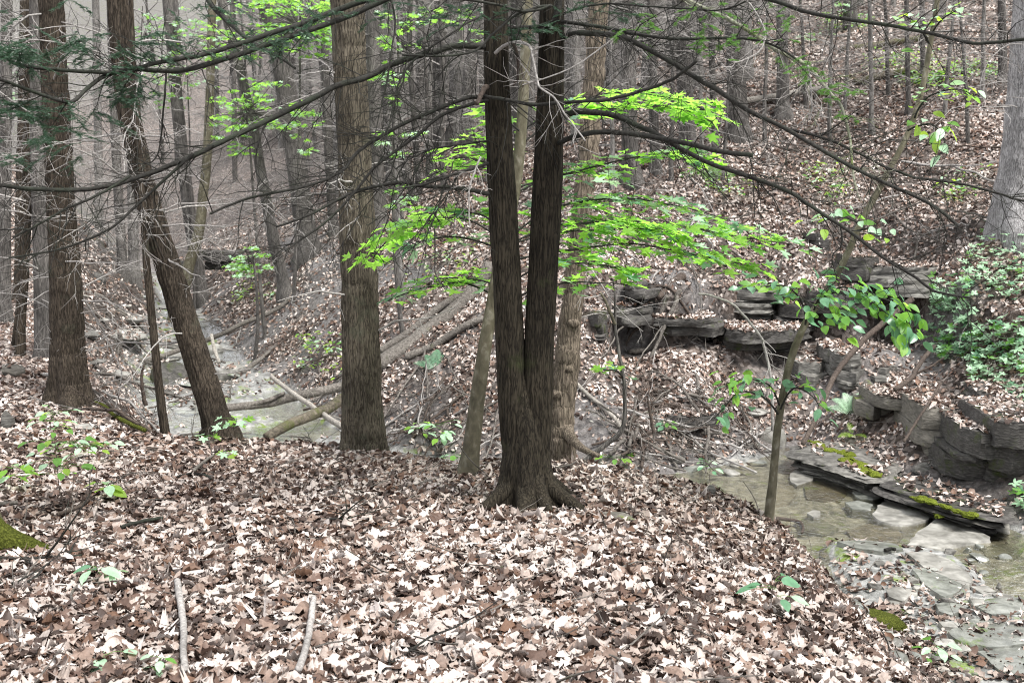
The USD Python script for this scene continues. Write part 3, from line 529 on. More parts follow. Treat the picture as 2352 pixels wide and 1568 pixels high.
# --- trees of the middle distance, each read off the photograph
MID = [
 ('slim grey trunk behind the upright red-brown hemlock', [(106, 825, 50), (103, 780, 42), (98, 640, 40), (93, 480, 37), (88, 300, 34), (84, 100, 30), (82, 0, 29)], 17.5, 'bark_far', 14),
 ('narrow leaning pole left of the slim grey trunk, at the left', [(46, 822, 22), (50, 740, 18), (56, 640, 17), (64, 520, 16), (72, 400, 15), (80, 260, 13), (86, 100, 12)], 16.5, 'bark_brown', 8),
 ('twin pole close behind the narrow leaning pole', [(36, 800, 18), (44, 700, 16), (50, 600, 15), (56, 480, 14), (60, 300, 13), (64, 100, 12)], 17.2, 'bark_brown', 6),
 ('dark trunk at the left picture edge on the leafy bank', [(8, 742, 38), (8, 690, 32), (9, 560, 30), (11, 400, 28), (14, 200, 26), (16, 0, 24)], 20.5, 'bark_far', 12),
 ('slender dark trunk in the left bank thicket', [(45, 690, 30), (46, 650, 26), (48, 520, 25), (50, 380, 23), (54, 180, 21), (56, 0, 20)], 24, 'bark_brown', 12),
 ('dark straight tree by the far creek bend, in front of a mossy curved trunk', [(466, 694, 42), (460, 660, 31), (448, 580, 30), (436, 500, 29), (424, 400, 28), (410, 270, 27), (397, 130, 26), (386, 0, 25)], 29.5, 'bark_far', 14),
 ('mossy trunk that curves up behind the dark straight tree', [(424, 650, 30), (434, 610, 25), (450, 560, 24), (460, 510, 23), (466, 450, 22), (474, 380, 21), (481, 250, 20), (486, 60, 18)], 31.5, 'bark_smooth', 5),
 ('brown trunk bending left above the leafy slope', [(658, 682, 38), (650, 640, 27), (632, 570, 26), (615, 480, 25), (600, 400, 24), (585, 310, 23), (565, 220, 22), (545, 130, 21), (522, 50, 20), (508, 0, 19)], 27.5, 'bark_far', 10),
 ('grey-brown thick trunk on the slope, right of the trunk bending left', [(712, 598, 72), (706, 560, 54), (698, 500, 48), (688, 430, 46), (675, 340, 46), (662, 240, 45), (646, 140, 44), (628, 60, 42), (610, 0, 41)], 28.5, 'bark_far', 12),
 ('narrow dark trunk left beside the straight thick hemlock', [(766, 532, 26), (764, 500, 21), (758, 400, 20), (752, 280, 20), (747, 150, 19), (744, 0, 18)], 27, 'bark_far', 10),
 ('dark trunk half hidden behind the straight thick hemlock', [(872, 535, 48), (870, 500, 38), (866, 400, 34), (862, 300, 32), (858, 150, 30), (856, 0, 29)], 22.5, 'bark_far', 10),
 ('thin pale sapling trunk on the slope, right of the straight hemlock', [(926, 690, 13), (922, 640, 11), (917, 560, 11), (914, 480, 10), (910, 360, 10), (908, 200, 9), (906, 50, 8)], 19.5, 'bark_far_grey', 5),
 ('short leaning trunk on the middle slope behind the maple leaves', [(954, 470, 22), (944, 430, 18), (930, 370, 16), (918, 300, 15), (905, 200, 14), (897, 60, 13)], 27, 'bark_far', 6),
 ('dark broad trunk on the slope left of the twin trunk', [(1004, 340, 44), (1002, 300, 36), (1004, 220, 34), (1008, 130, 32), (1012, 0, 30)], 33, 'bark_far', 10),
 ('grey broad trunk close left of the twin trunk', [(1052, 320, 40), (1052, 280, 34), (1049, 200, 34), (1046, 100, 33), (1043, 0, 32)], 35, 'bark_far_grey', 8),
 ('stout brown trunk with flared base on the right slope', [(1698, 326, 62), (1696, 290, 48), (1693, 220, 44), (1690, 130, 42), (1686, 40, 41), (1684, 0, 41)], 26.5, 'bark_far', 10),
 ('brown trunk standing in front of the pale fallen log', [(1800, 272, 42), (1798, 240, 30), (1798, 190, 28), (1797, 110, 26), (1796, 0, 25)], 28.5, 'bark_far', 8),
 ('thin dark pole left beside the stout brown trunk', [(1644, 345, 18), (1641, 300, 15), (1638, 220, 15), (1635, 120, 14), (1632, 0, 13)], 26, 'bark_far', 6),
 ('dark trunk behind the bright maple leaves, left of the stout brown trunk', [(1580, 360, 48), (1578, 310, 38), (1574, 220, 36), (1570, 120, 35), (1566, 0, 34)], 25.5, 'bark_far', 18),
 ('thin grey pole on the upper right slope', [(2002, 310, 15), (2001, 270, 11), (2001, 180, 10), (1999, 90, 10), (1997, 0, 9)], 27.5, 'bark_far_grey', 4),
 ('thin dark pole beside the mossy upper log', [(2087, 265, 15), (2086, 220, 11), (2085, 150, 11), (2083, 70, 10), (2082, 0, 10)], 29, 'bark_far', 4),
 ('short dark pole at the end of the mossy upper log', [(2122, 190, 18), (2121, 160, 13), (2119, 90, 12), (2117, 0, 11)], 31, 'bark_far', 4),
 ('brown trunk left beside the big pale trunk', [(2304, 190, 24), (2303, 150, 19), (2302, 80, 18), (2301, 0, 17)], 31, 'bark_far', 4),
 ('dark trunk behind the middle of the maple sprays', [(1450, 420, 52), (1448, 380, 40), (1446, 280, 36), (1444, 150, 34), (1442, 0, 33)], 23.5, 'bark_far', 20),
 ('grey slender trunk behind the gap right of the twin trunk', [(1505, 400, 30), (1503, 340, 22), (1500, 220, 20), (1497, 100, 19), (1495, 0, 18)], 26.5, 'bark_far', 16),
 ('pale slim trunk on the far bank by the creek bend', [(310, 650, 30), (308, 610, 24), (306, 520, 23), (304, 400, 22), (300, 200, 21), (297, 0, 20)], 38, 'bark_far_grey', 8),
 ('dark slim trunk standing in the far creek bend', [(284, 640, 30), (281, 600, 22), (275, 500, 21), (268, 380, 20), (260, 200, 19), (254, 0, 18)], 39, 'bark_far', 8),
 ('grey slim trunk behind the leaning trunk', [(232, 600, 26), (230, 560, 20), (228, 450, 19), (225, 300, 18), (222, 100, 17), (220, 0, 16)], 44, 'bark_far_grey', 8),
]
for i, (lab, pl, Y, m, nb) in enumerate(MID):
    # the foot follows the ground: take the depth where the sight line meets it, kept near the estimate
    h = G(pl[0][0], pl[0][1]); Yb = h[1] if abs(h[1] - Y) < 7 else Y
    tree(lab, pl, Yb, m, sides=22, n=34, seed=200 + i, nb=int(nb * 1.9), zlo=.8, zhi=6.5, length=(.8, 2.6), merged=True, r=.014, twigs=4, sub=2, flare=.2, amp=.08, k=3.5)

# --- the far wood: trunks on the upper slopes
rng = np.random.default_rng(77)
far = []
tries = 0
while len(far) < 262 and tries < 30000:
    tries += 1
    y = rng.uniform(29, 70); x = (rng.uniform(-.55, -.10) if rng.random() < .6 else rng.uniform(-.55, .55)) * y
    s = float(_si([[y, x]])[0]); e = float(_ei([[y, x]])[0])
    if not (s > 5.5 or (e > 1.5 and x < -4)): continue
    z = float(tz(x, y)); px, py, _ = proj(np.array([x, y, z]))
    if not (-60 < px < 2420) or py > 640: continue
    if px > 1750 and (y < 33 or rng.random() < .55): continue
    if 420 < px < 760 and s < 9: continue
    if any((x - a) ** 2 + (y - b) ** 2 < (1.1 if y < 45 else 1.4) ** 2 for a, b in far): continue
    far.append((x, y))
for i, (x, y) in enumerate(far):
    z = float(tz(x, y)); px, _, _ = proj(np.array([x, y, z]))
    r0 = rng.choice([.07, .10, .14, .19, .26], p=[.22, .26, .26, .18, .08]) * rng.uniform(.85, 1.15); H = rng.uniform(9, 13)
    lean = rng.normal(0, .045, 2)
    pts = np.array([[x + lean[0] * h + .08 * math.sin(h * .8 + i), y + lean[1] * h, z + h] for h in np.linspace(-.4, H, 6)])
    zone = ('left' if px < 760 else 'middle' if px < 1300 else 'right')
    grey = rng.random() < .42
    size = 'thin' if r0 < .1 else 'slender' if r0 < .16 else 'stout'
    lab = {'left': f'{size} {"pale grey" if grey else "grey-brown"} bare trunk in the far wood above the creek bend', 'middle': f'{size} {"pale grey" if grey else "grey-brown"} bare trunk in the far wood behind the twin trunk', 'right': f'{size} {"pale grey" if grey else "grey-brown"} bare trunk in the far wood on the upper slope'}[zone]
    t = thing('forest_tree', lab, 'tree', (x, y, z), f'{size} {"pale" if grey else "brown"} trunks of the far wood, {zone}')
    part(t, 'trunk', limb(pts, r0 * np.array([1.3, 1.0, .93, .86, .78, .7]), 12, 16, bark(i, .07, 2.5, 1.5, .2, .3)), 'bark_far_grey' if grey else 'bark_far')
    axis, ra = limb_axis(pts, np.full(6, r0 * .8), 20)
    dead_branches(np.random.default_rng(1000 + i), t, axis, ra, int(rng.integers(18, 30) if px < 800 else rng.integers(9, 18)), z + .6, z + (9 if px < 800 else 6.5), (1.0, 3.2) if px < 800 else (.9, 2.6), 'branch_pale', 2.4, 2, .018 + max(0, y - 38) * .0007 if px < 800 else .016, True)

# thin bare saplings and dead stems on the right-hand slope
for i, (px, py, top, dx, w, nb) in enumerate([(1905, 330, -60, 12, 9, 16), (1850, 250, -80, -20, 8, 14), (1940, 250, -90, 25, 8, 14), (2040, 220, -120, -14, 9, 16), (2170, 270, -60, 30, 9, 18), (2225, 330, -40, -25, 8, 18), (2255, 230, -100, 10, 10, 16), (1755, 330, -60, 10, 9, 14), (1612, 380, -60, -12, 9, 14), (1540, 420, -40, 14, 10, 18), (1408, 440, -40, -10, 10, 18), (1660, 420, 120, 20, 7, 14), (1120, 420, -60, 8, 9, 12), (985, 420, -40, -16, 9, 14), (700, 430, -60, 14, 9, 12), (540, 420, -60, -10, 10, 14)]):
    g = G(px, py)
    zone = ['below the mossy upper log', 'left of the mossy upper log', 'above the sun-bleached split log', 'beside the thin dark pole', 'left of the big pale trunk', 'near the foot of the big pale trunk', 'just left of the big pale trunk, upslope', 'between the stout brown trunk and its brown neighbour', 'left of the thin dark pole on the right slope', 'behind the right end of the upper maple spray', 'behind the upper maple spray', 'low among dead branches right of the maple sprays', 'just left of the twin trunk', 'left of the grey broad trunk', 'by the grey-brown thick slope trunk', 'between the creek-bend trees'][i]
    tree(f'thin bare dead sapling {zone}', [(px, py, w * 1.2), (px + dx * .3, py + (top - py) * .4, w), (px + dx, top, w * .55)], g[1], 'bark_far' if i % 2 else 'bark_far_grey', name='dead_sapling', sides=10, n=24, seed=600 + i, nb=int(nb * 1.3), zlo=.5, zhi=5.5, length=(.9, 3.0), merged=True, r=.012, bm='branch_pale', twigs=7, sub=3, flare=.05, wob=.06)
# ------------------------------------------------------------------ rocks
def block(poly, z0, z1, seed, jag=.05, tilt=(0, 0), bev=.35, n=30, under=0.0, rings=4, top_noise=.03):
    """An irregular flat-bedded stone: plan outline poly (n, 2), from z0 up to z1, broken edges."""
    pl = np.vstack([poly, poly[:1]]).astype(float); L = np.concatenate([[0], np.cumsum(np.linalg.norm(np.diff(pl, axis=0), axis=1))])
    u = np.linspace(0, L[-1], n, endpoint=False); o = np.stack([np.interp(u, L, pl[:, k]) for k in (0, 1)], 1); c = o.mean(0)
    h = z1 - z0; rows = []
    size = np.sqrt(np.prod(np.ptp(o, axis=0)))
    for k, t in enumerate(np.linspace(0, 1, rings)):
        nz = fbm(np.stack([o[:, 0] * 3.2 / max(size, .3) + seed, o[:, 1] * 3.2 / max(size, .3), np.full(n, t * 2.4 + seed)], 1), 4, seed) - .5
        j2 = noise(np.stack([o[:, 0] * 9, o[:, 1] * 9, np.full(n, k * 3.7)], 1), seed + 2) - .5
        s = 1 + jag * 4 * nz + jag * .8 * j2 + (-bev * .10 if t == 1 else 0) - under * (1 - t)
        rows.append(np.column_stack([c + (o - c) * s[:, None], np.full(n, z0 + h * t - (.0 if t < 1 else .0))]))
    for s, dz in ((.72, .0), (.35, .0)):
        q = c + (o - c) * s; rows.append(np.column_stack([q, z1 + top_noise * (fbm(np.stack([q[:, 0] * 4, q[:, 1] * 4, q[:, 0] * 0 + seed], 1), 3, seed) - .35)]))
    v = np.vstack(rows + [np.array([[*c, z1 + top_noise * .3]]), np.array([[*c, z0]])])
    v[:, 2] += (v[:, 0] - c[0]) * tilt[0] + (v[:, 1] - c[1]) * tilt[1]
    nr = len(rows); f = []
    for k in range(nr - 1):
        for j in range(n):
            a, b = k * n + j, k * n + (j + 1) % n; f += [(a, b, b + n), (a, b + n, a + n)]
    e = (nr - 1) * n; m = nr * n
    for j in range(n): f += [(e + j, e + (j + 1) % n, m), ((j + 1) % n, j, m + 1)]
    f = np.array(f)
    if shapely.Polygon(o).exterior.is_ccw is False: f = f[:, ::-1]
    return v, f
TOPS = []
def slab(label, pxs, ztop, thick, m, seed, name='stone_slab', group=None, jag=.08, layers=1, tilt=(0, 0), cat='stone'):
    poly = np.array([Pz(a, b, ztop)[:2] for a, b in pxs])
    c = poly.mean(0)
    if layers == 1:
        return solo(name, block(poly, ztop - thick, ztop, seed, jag, tilt), m, label, cat, group, 'thing', smooth=32, loc=(*c, ztop - thick))
    t = thing(name, label, cat, (*c, ztop - thick), group, 'thing')
    for k in range(layers):
        rr = np.random.default_rng(seed * 31 + k); a, b = ztop - thick * (k + 1) / layers, ztop - thick * k / layers
        q = c + (poly - c) * rr.uniform(.88, 1.06) + rr.normal(0, .05, 2)
        if k == 0: TOPS.append((shapely.Polygon(q).buffer(-.08), ztop + .012, .8))
        part(t, 'layer', block(q, a - .004, b - .014, seed * 7 + k, jag * 1.6, tilt, n=44), m if (k or m != 'rock_wet') else m, smooth=32)
    return t
def strata(label, px0, px1, pys, m, seed, Yf=None, depth=None, name='rock_ledge', cat='rock', skew=0.0, mats=None, jut=None, dy=0.0, bed=(13, 22)):
    """A bedded outcrop: one block between each two of the picture heights pys (top first)."""
    Yf = (G((px0 + px1) / 2, pys[-1] - 6)[1] if Yf is None else Yf) + dy
    rr = np.random.default_rng(seed)
    ht = P(px0, pys[0], Yf)[2] - P(px0, pys[-1], Yf)[2]; depth = ht / .72 + .35 if depth is None else depth
    c = P((px0 + px1) / 2, pys[-1], Yf + depth / 2)
    fine, fj = [pys[0]], []                       # split every bed into thinner ones of uneven height
    for k in range(len(pys) - 1):
        n_ = max(1, int(round((pys[k + 1] - pys[k]) / rr.uniform(*bed)))); cut = np.sort(rr.uniform(.15, .85, n_ - 1)) if n_ > 1 else []
        fine += [pys[k] + (pys[k + 1] - pys[k]) * u for u in cut] + [pys[k + 1]]; fj += [(jut[k] if jut else 0) + (rr.normal(0, .07) if i_ else 0) for i_ in range(n_)]
    fm = [mats[0] if mats else m] * len(fj); pys, jut, mats = fine, fj, fm
    t = thing(name, label, cat, c, None, 'thing')
    for k in range(len(pys) - 1):
        z1, z0 = P(px0, pys[k], Yf)[2], P(px0, pys[k + 1], Yf)[2]
        x0, x1 = P(px0, pys[k], Yf)[0] + rr.normal(0, .07), P(px1, pys[k], Yf)[0] + rr.normal(0, .07)
        f = Yf + rr.normal(0, .05) - (jut[k] if jut else 0); w = x1 - x0; x0 += rr.normal(0, .05) * w; x1 += rr.normal(0, .05) * w; w = x1 - x0
        poly = np.array([(x0, f + rr.uniform(.08, .3)), (x0 + w * rr.uniform(.12, .3), f + rr.normal(-.02, .07)), (x0 + w * rr.uniform(.4, .55), f + rr.normal(-.05, .08)), (x0 + w * rr.uniform(.65, .85), f + rr.normal(-.02, .07) + skew * .6), (x1, f + rr.uniform(.08, .3) + skew), (x1 + rr.normal(-.05, .08), f + depth), (x0 + rr.normal(.05, .08), f + depth)])
        part(t, 'layer', block(poly, z0 + .006, z1 + .004, seed * 5 + k, .06, (skew * .1 + rr.normal(0, .015), .02 + rr.normal(0, .015)), n=56, rings=4), (mats[k] if mats else m), smooth=28)
        if k == 0: TOPS.append((shapely.Polygon(poly), z1 + .02, .75))
    return t
# the outcrops on the far bank
strata('thick bedded grey ledge jutting from the far bank behind the broad-leaved sapling', 1664, 1790, [652, 684, 712, 752], 'rock', 3, dy=-.1, jut=[.32, .22, .10])
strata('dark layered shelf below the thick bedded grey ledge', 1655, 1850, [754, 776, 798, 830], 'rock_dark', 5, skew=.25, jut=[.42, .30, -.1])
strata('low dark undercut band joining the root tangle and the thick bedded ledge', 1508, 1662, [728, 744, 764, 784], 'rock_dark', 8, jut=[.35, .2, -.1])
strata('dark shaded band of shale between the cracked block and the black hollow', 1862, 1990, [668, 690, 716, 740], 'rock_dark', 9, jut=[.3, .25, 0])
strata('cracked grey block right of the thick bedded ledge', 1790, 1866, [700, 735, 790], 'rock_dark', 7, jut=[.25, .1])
_cav = G(2080, 700)[1]
strata('flat overhanging slab roofing the black hollow on the right bank', 2000, 2175, [612, 630, 648, 668], 'rock', 11, Yf=_cav - .15, depth=1.7, jut=[.35, .5, .6], skew=.2)
strata('small ledge left of the black hollow on the right bank', 1930, 2014, [590, 610, 640], 'rock_dark', 13, jut=[.3, .2])
strata('low dark rock under the right end of the overhanging slab', 2150, 2215, [668, 700, 745], 'rock_dark', 15, Yf=_cav - .1)
strata('small slab poking from the leaves above the root tangle', 1440, 1508, [650, 662, 680], 'rock_dark', 17, dy=-.3, jut=[.1, .25])
strata('tilted mossy slab over a dark gap, left of the root tangle', 1404, 1506, [704, 722, 742], 'rock_dark', 19, dy=-.45, depth=1.3, jut=[.1, .3])
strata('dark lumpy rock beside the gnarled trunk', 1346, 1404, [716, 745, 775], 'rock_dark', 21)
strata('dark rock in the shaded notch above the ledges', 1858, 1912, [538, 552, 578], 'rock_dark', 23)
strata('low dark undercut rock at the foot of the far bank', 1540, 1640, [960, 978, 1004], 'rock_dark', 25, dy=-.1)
strata('flat rock shelf capped with creeper at the right edge', 2255, 2450, [905, 930, 960], 'rock_dark', 29, dy=.35, depth=1.0, jut=[.15, .1])
strata('flat-topped slab among leaves above the moss cushion', 1986, 2070, [846, 862, 876], 'rock', 35)
strata('pale angular rock below the bedded ledges', 1850, 1905, [838, 860, 888], 'rock', 37)
strata('grey cracked rock leaning against the brown fallen branch', 1930, 1990, [815, 850, 890], 'rock', 39)
strata('grey stepped rock between the pale angular rock and the brown branch', 1885, 1935, [800, 830, 850], 'rock', 41)
strata('dark undercut ledge along the far bend of the creek', 470, 560, [575, 596, 620], 'rock_dark', 43, jut=[.2, 0])
strata('low ledge beside the pool of the far creek bend', 380, 470, [600, 618, 640], 'rock_dark', 45)
# slabs by the right-hand pool
W0 = WZ + .05
slab('layered grey ledge with bright moss along its edge, by the pool', R(8, [(1305, 5), (1420, 30), (1530, 70), (1640, 110), (1760, 100), (1790, 40), (1620, -50), (1400, -70), (1320, -40)]), W0 + .26, .36, 'rock', 3, layers=6, name='rock_ledge', cat='rock')
slab('long dark slab with a mossy edge lying beside the creek', R(8, [(1722, 130), (1755, 90), (1900, 95), (2100, 150), (2300, 225), (2300, 290), (2150, 270), (1950, 215)]), W0 + .24, .32, 'rock_dark', 4, layers=5, name='rock_ledge', cat='rock')
slab('pale wedge of stone at the upper end of the pool', R(8, [(1278, 80), (1330, 42), (1390, 60), (1385, 112), (1310, 140), (1275, 120)]), W0 + .008, .2, 'rock_pale', 5)
slab('angular pale slab rising from the pool in front of the long dark slab', R(8, [(1650, 268), (1690, 205), (1760, 195), (1850, 232), (1960, 275), (1905, 305), (1790, 325), (1700, 312)]), W0 + .022, .2, 'rock_pale', 6, jag=.13)
slab('largest pale flat slab in the creek bed', R(8, [(1805, 415), (1850, 360), (1930, 305), (1985, 265), (2050, 270), (2110, 330), (2200, 385), (2100, 402), (1960, 428)]), W0 + .035, .22, 'rock_pale', 7, jag=.13)
slab('thin wet slab just breaking the surface of the pool', R(8, [(1530, 215), (1590, 205), (1660, 225), (1650, 250), (1560, 245)]), W0 + .012, .12, 'rock_wet', 8)
slab('small round white stone standing in the pool', R(8, [(1355, 265), (1385, 248), (1415, 256), (1418, 275), (1385, 285)]), W0 + .02, .12, 'rock_pale', 9)
slab('wide wet slab between the pool and the long dark slab', R(8, [(1560, 168), (1650, 165), (1720, 190), (1660, 200), (1590, 195)]), W0 + .015, .12, 'rock_wet', 10)
for k, pl in enumerate([[(1185, 110), (1280, 120), (1310, 180), (1270, 225), (1195, 228)], [(1330, 130), (1480, 100), (1580, 150), (1500, 215), (1360, 205)], [(1530, 345), (1640, 310), (1800, 350), (1770, 410), (1560, 402)], [(1300, 300), (1420, 290), (1500, 330), (1430, 370), (1330, 350)], [(2150, 420), (2300, 400), (2352, 440), (2300, 480), (2180, 470)]]):
    slab(['tan stone lying under the near edge of the pool', 'greenish stone on the floor of the pool', 'mossy brown stone under the lower end of the pool', 'dim stone under the middle of the pool', 'dim stone under the running water at the right edge'][k], R(8, pl), W0 - .035, .12, ['rock_pale', 'rock_mossy', 'rock_mossy', 'rock_wet', 'rock_wet'][k], 20 + k)
SHELF = [
 ('grey slab edging the leaf slope below the pool', [(1495, 392), (1620, 385), (1760, 400), (1805, 432), (1700, 448), (1560, 425)], 'rock_wet'),
 ('long pale slab between the leaf slope and the running water', [(1810, 452), (1900, 440), (2010, 475), (2085, 520), (2135, 572), (2100, 602), (1990, 562), (1880, 512)], 'rock_pale'),
 ('small pale block at the end of the long pale slab', [(2105, 605), (2180, 592), (2240, 625), (2180, 652)], 'rock_pale'),
 ('narrow pale stone at the water by the right edge', [(2205, 640), (2240, 622), (2310, 640), (2290, 662), (2230, 660)], 'rock_pale'),
 ('green-stained slab lying inside the bend of the long pale slab', [(1830, 520), (1900, 512), (2060, 582), (2090, 622), (1980, 652), (1900, 602)], 'rock_wet'),
 ('lilac-grey flat stone among the leaves', [(1718, 612), (1790, 604), (1836, 640), (1800, 668), (1730, 645)], 'rock_pale'),
 ('dark flat stone with a pale rim on the wet shelf', [(1940, 682), (2030, 664), (2092, 700), (2020, 732), (1960, 718)], 'rock_wet'),
 ('thin pale flake lying on the wet shelf', [(1958, 762), (2060, 770), (2052, 792), (1980, 786)], 'rock_pale'),
 ('mossy wet slab at the right edge above the lower shelf', [(2100, 682), (2200, 655), (2352, 650), (2352, 725), (2200, 728)], 'rock_wet'),
 ('broad lower slab of the wet shelf', [(1990, 810), (2100, 750), (2352, 745), (2380, 860), (2200, 880), (2050, 860)], 'rock_wet'),
 ('cracked slab in the bottom right corner', [(2130, 900), (2250, 880), (2400, 890), (2400, 1010), (2250, 990)], 'rock_wet'),
 ('square grey stone below the green-stained slab', [(2100, 650), (2170, 660), (2190, 690), (2120, 690)], 'rock_pale'),
 ('pointed pale stone upright by the right edge', [(2205, 375), (2240, 290), (2275, 300), (2290, 350), (2260, 385)], 'rock_pale')]
for k, (lab, pl, m) in enumerate(SHELF):
    q = R(8, pl); c = np.mean(q, 0); g = G(*c); sl = tn(g[0:1], g[1:2])[0]
    slab(lab, q, float(g[2]) + .045, .16, m, 40 + k, tilt=(-.5 * sl[0] / sl[2], -.5 * sl[1] / sl[2]))
ICO = {k: (np.array(trimesh.creation.icosphere(k, 1.0).vertices), np.array(trimesh.creation.icosphere(k, 1.0).faces)) for k in (2, 3, 4)}
BIG = []
def lone(label, px, py, w, h, m, seed, name='stone', group=None, d=.7, lift=0.0, cat='stone', Y=None):
    g = G(px, py) if Y is None else P(px, py, Y); W, H = pxw(w, g), pxw(h, g)
    rr = np.random.default_rng(seed); a = np.sort(rng.uniform(0, 2 * np.pi, 8)) if False else np.linspace(0, 2 * np.pi, 8, endpoint=False) + rr.uniform(-.25, .25, 8)
    s = ICO[4 if w > 110 else 3 if w > 60 else 2]; v = s[0].copy()
    for _ in range(9 if w <= 60 else 7):
        nn_ = unit(rr.normal(0, 1, 3) * [1, 1, .8]); v = v - nn_ * np.maximum(0, v @ nn_ - (rr.uniform(.45, .85) if w <= 60 else rr.uniform(.68, .95)))[:, None] * (1 if w <= 60 else .8)
    v = v * (1 + (.22 if w > 60 else .12) * (fbm(v * 2.5 + seed, 3, seed)[:, None] - .5) + (.16 if w > 60 else .03) * (fbm(v * [4, 4, 12] + seed, 3, seed + 1)[:, None] - .5)); v /= np.abs(v).max(0)
    c, sn = math.cos(rr.uniform(-.5, .5)), math.sin(rr.uniform(-.5, .5)); v = v * [W / 2, W / 2 * d, H * .8]
    v[:, 2] += v[:, 0] * rr.normal(0, .12); base = np.array([g[0], g[1] + W * d * .25, g[2] + H * .22 + lift])
    if w > 60: BIG.append((v + base, s[1]))
    return solo(name, (v + base, s[1]), m, label, cat, group, smooth=34, loc=base)
lone('half-buried mossy grey stone in the leaves right of the twin trunk', 1418, 1200, 95, 22, 'rock_mossy', 3, d=.45)
lone('yellow-green mossy rock on the leaf slope near the lower right', 2022, 1450, 140, 36, 'moss', 4, d=.75)
lone('dark mossy stone stack at the left edge on the bank', 18, 866, 70, 28, 'rock_mossy', 5, d=.8)
lone('upright grey stone at the left edge', 18, 985, 34, 44, 'rock', 6, d=.6)
lone('pale flat stone on the leaves right of the upright hemlock', 186, 990, 62, 14, 'rock_pale', 7, d=.8)
lone('bare grey pointed stone right of the curved sapling', 1632, 1140, 26, 26, 'rock', 8, d=.6)
lone('tiny grey stone against the foot of the twin trunk', 1136, 1165, 16, 26, 'rock', 9, d=.6, Y=8.25)
lone('mossy stone at the left edge under the root', 8, 1345, 40, 16, 'rock_mossy', 10)
lone('large blue-grey slab leaning behind the broad-leaved sapling', 1775, 1020, 70, 40, 'rock_pale', 11, d=.3)
lone('thin blue-grey slab lying left of the leaning slab', 1730, 952, 80, 12, 'rock_pale', 12)
lone('flat pale stone at the far edge of the pool', 1702, 1078, 62, 14, 'rock_pale', 13)
lone('big pale wedge-shaped stone at the left creek', 528, 872, 70, 34, 'rock_pale', 15)
lone('pale triangular stone beyond the leaning trunk', 488, 812, 52, 22, 'rock_pale', 16)
lone('dark undercut mossy rock mass in the middle of the left creek', 382, 880, 96, 46, 'rock_dark', 17, d=.9)
lone('dark boulder behind the far creek bend', 224, 645, 40, 18, 'rock_dark', 18)
lone('pale slab spanning the upper left creek', 262, 775, 120, 10, 'rock_pale', 19, d=1.2)
lone('pale slab at the foot of the far creek riffle', 296, 738, 80, 12, 'rock_pale', 20, d=1.2)
lone('grey slab below the fallen pole', 365, 828, 90, 10, 'rock_pale', 21, d=1.2)
rr = np.random.default_rng(9)
STONES = {}
def stone_strip(n, box, size, label, group, seed, mats=('rock_pale', 'rock', 'rock_wet')):
    rr = np.random.default_rng(seed); k = 0; tries = 0
    while k < n and tries < 3000:
        tries += 1; px, py = rr.uniform(box[0], box[2]), rr.uniform(box[1], box[3]); g = G(px, py)
        e, s = float(_ei([[g[1], g[0]]])[0]), float(_si([[g[1], g[0]]])[0])
        if e > -.25 or s > .9: continue
        mm = mats[rr.integers(len(mats))]; w_ = rr.uniform(*size); look = {'rock_pale': 'pale', 'rock': 'dark', 'rock_wet': 'wet grey'}[mm] + (' broad' if w_ > sum(size) / 2 else ' little'); lone(f'{look} {label}', px, py, pxw(1, g) ** -1 * w_, pxw(1, g) ** -1 * rr.uniform(.02, .09), mm, seed * 100 + k, name='creek_stone', group=f'{look} {group}', d=rr.uniform(.6, 1.1)); k += 1
stone_strip(46, (195, 655, 560, 990), (.15, .75), 'flat stone in the bed of the left creek', 'flat stones of the left creek', 3)
stone_strip(36, (1850, 1230, 2352, 1560), (.06, .26), 'loose stone on the wet shelf at lower right', 'loose stones on the wet shelf', 4)
stone_strip(22, (1480, 1020, 1760, 1110), (.10, .4), 'stone at the foot of the far bank', 'stones at the foot of the far bank', 5)
def moss_strip(label, pts, seed, w=(.045, .13), z=W0 + .25):
    rr = np.random.default_rng(seed); n = 14
    q = spline(np.array([Pz(a, b, z) for a, b in pts]), n); q[:, :2] += rr.normal(0, .025, (n, 2)); r = rr.uniform(*w, n) * (.35 + .65 * (rr.uniform(0, 1, n) > .25)); r[0] = r[-1] = .01
    v, f = limb(q, r, 26, 110, bark(seed, .55, 5, 14)); ctr = np.interp(v[:, 0], *zip(*sorted(zip(q[:, 0], q[:, 2])))); v[:, 2] = ctr + (v[:, 2] - ctr) * .42 + .03 * (fbm(v * 14, 3, seed) - .5)
    solo('moss_patch', (v, f), 'moss_bright', label, 'moss', loc=q.mean(0))
moss_strip('bright moss strip along the back edge of the layered grey ledge', [(1862, 1012), (1895, 1030), (1930, 1040), (1960, 1048)], 3)
moss_strip('widest bright moss patch, hanging at the front corner of the layered grey ledge', [(1935, 1052), (1965, 1066), (1990, 1078), (2000, 1094)], 4, (.06, .15))
moss_strip('moss strip along the front edge of the long dark slab', [(2090, 1138), (2130, 1152), (2165, 1160), (2215, 1178), (2250, 1186)], 5, (.03, .10))
moss_strip('small moss strip at the near corner of the long dark slab', [(2138, 1170), (2150, 1178), (2160, 1186)], 6, (.03, .06), W0 + .12)
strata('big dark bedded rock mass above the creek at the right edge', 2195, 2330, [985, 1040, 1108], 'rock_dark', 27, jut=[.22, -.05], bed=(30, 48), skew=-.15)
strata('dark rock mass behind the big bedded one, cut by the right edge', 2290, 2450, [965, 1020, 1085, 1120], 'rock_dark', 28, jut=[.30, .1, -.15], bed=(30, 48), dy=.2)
strata('mossy grey bedded boulder left of the big dark rock mass', 2112, 2198, [938, 985, 1046], 'rock_mossy', 31, jut=[.15, 0], bed=(30, 48))
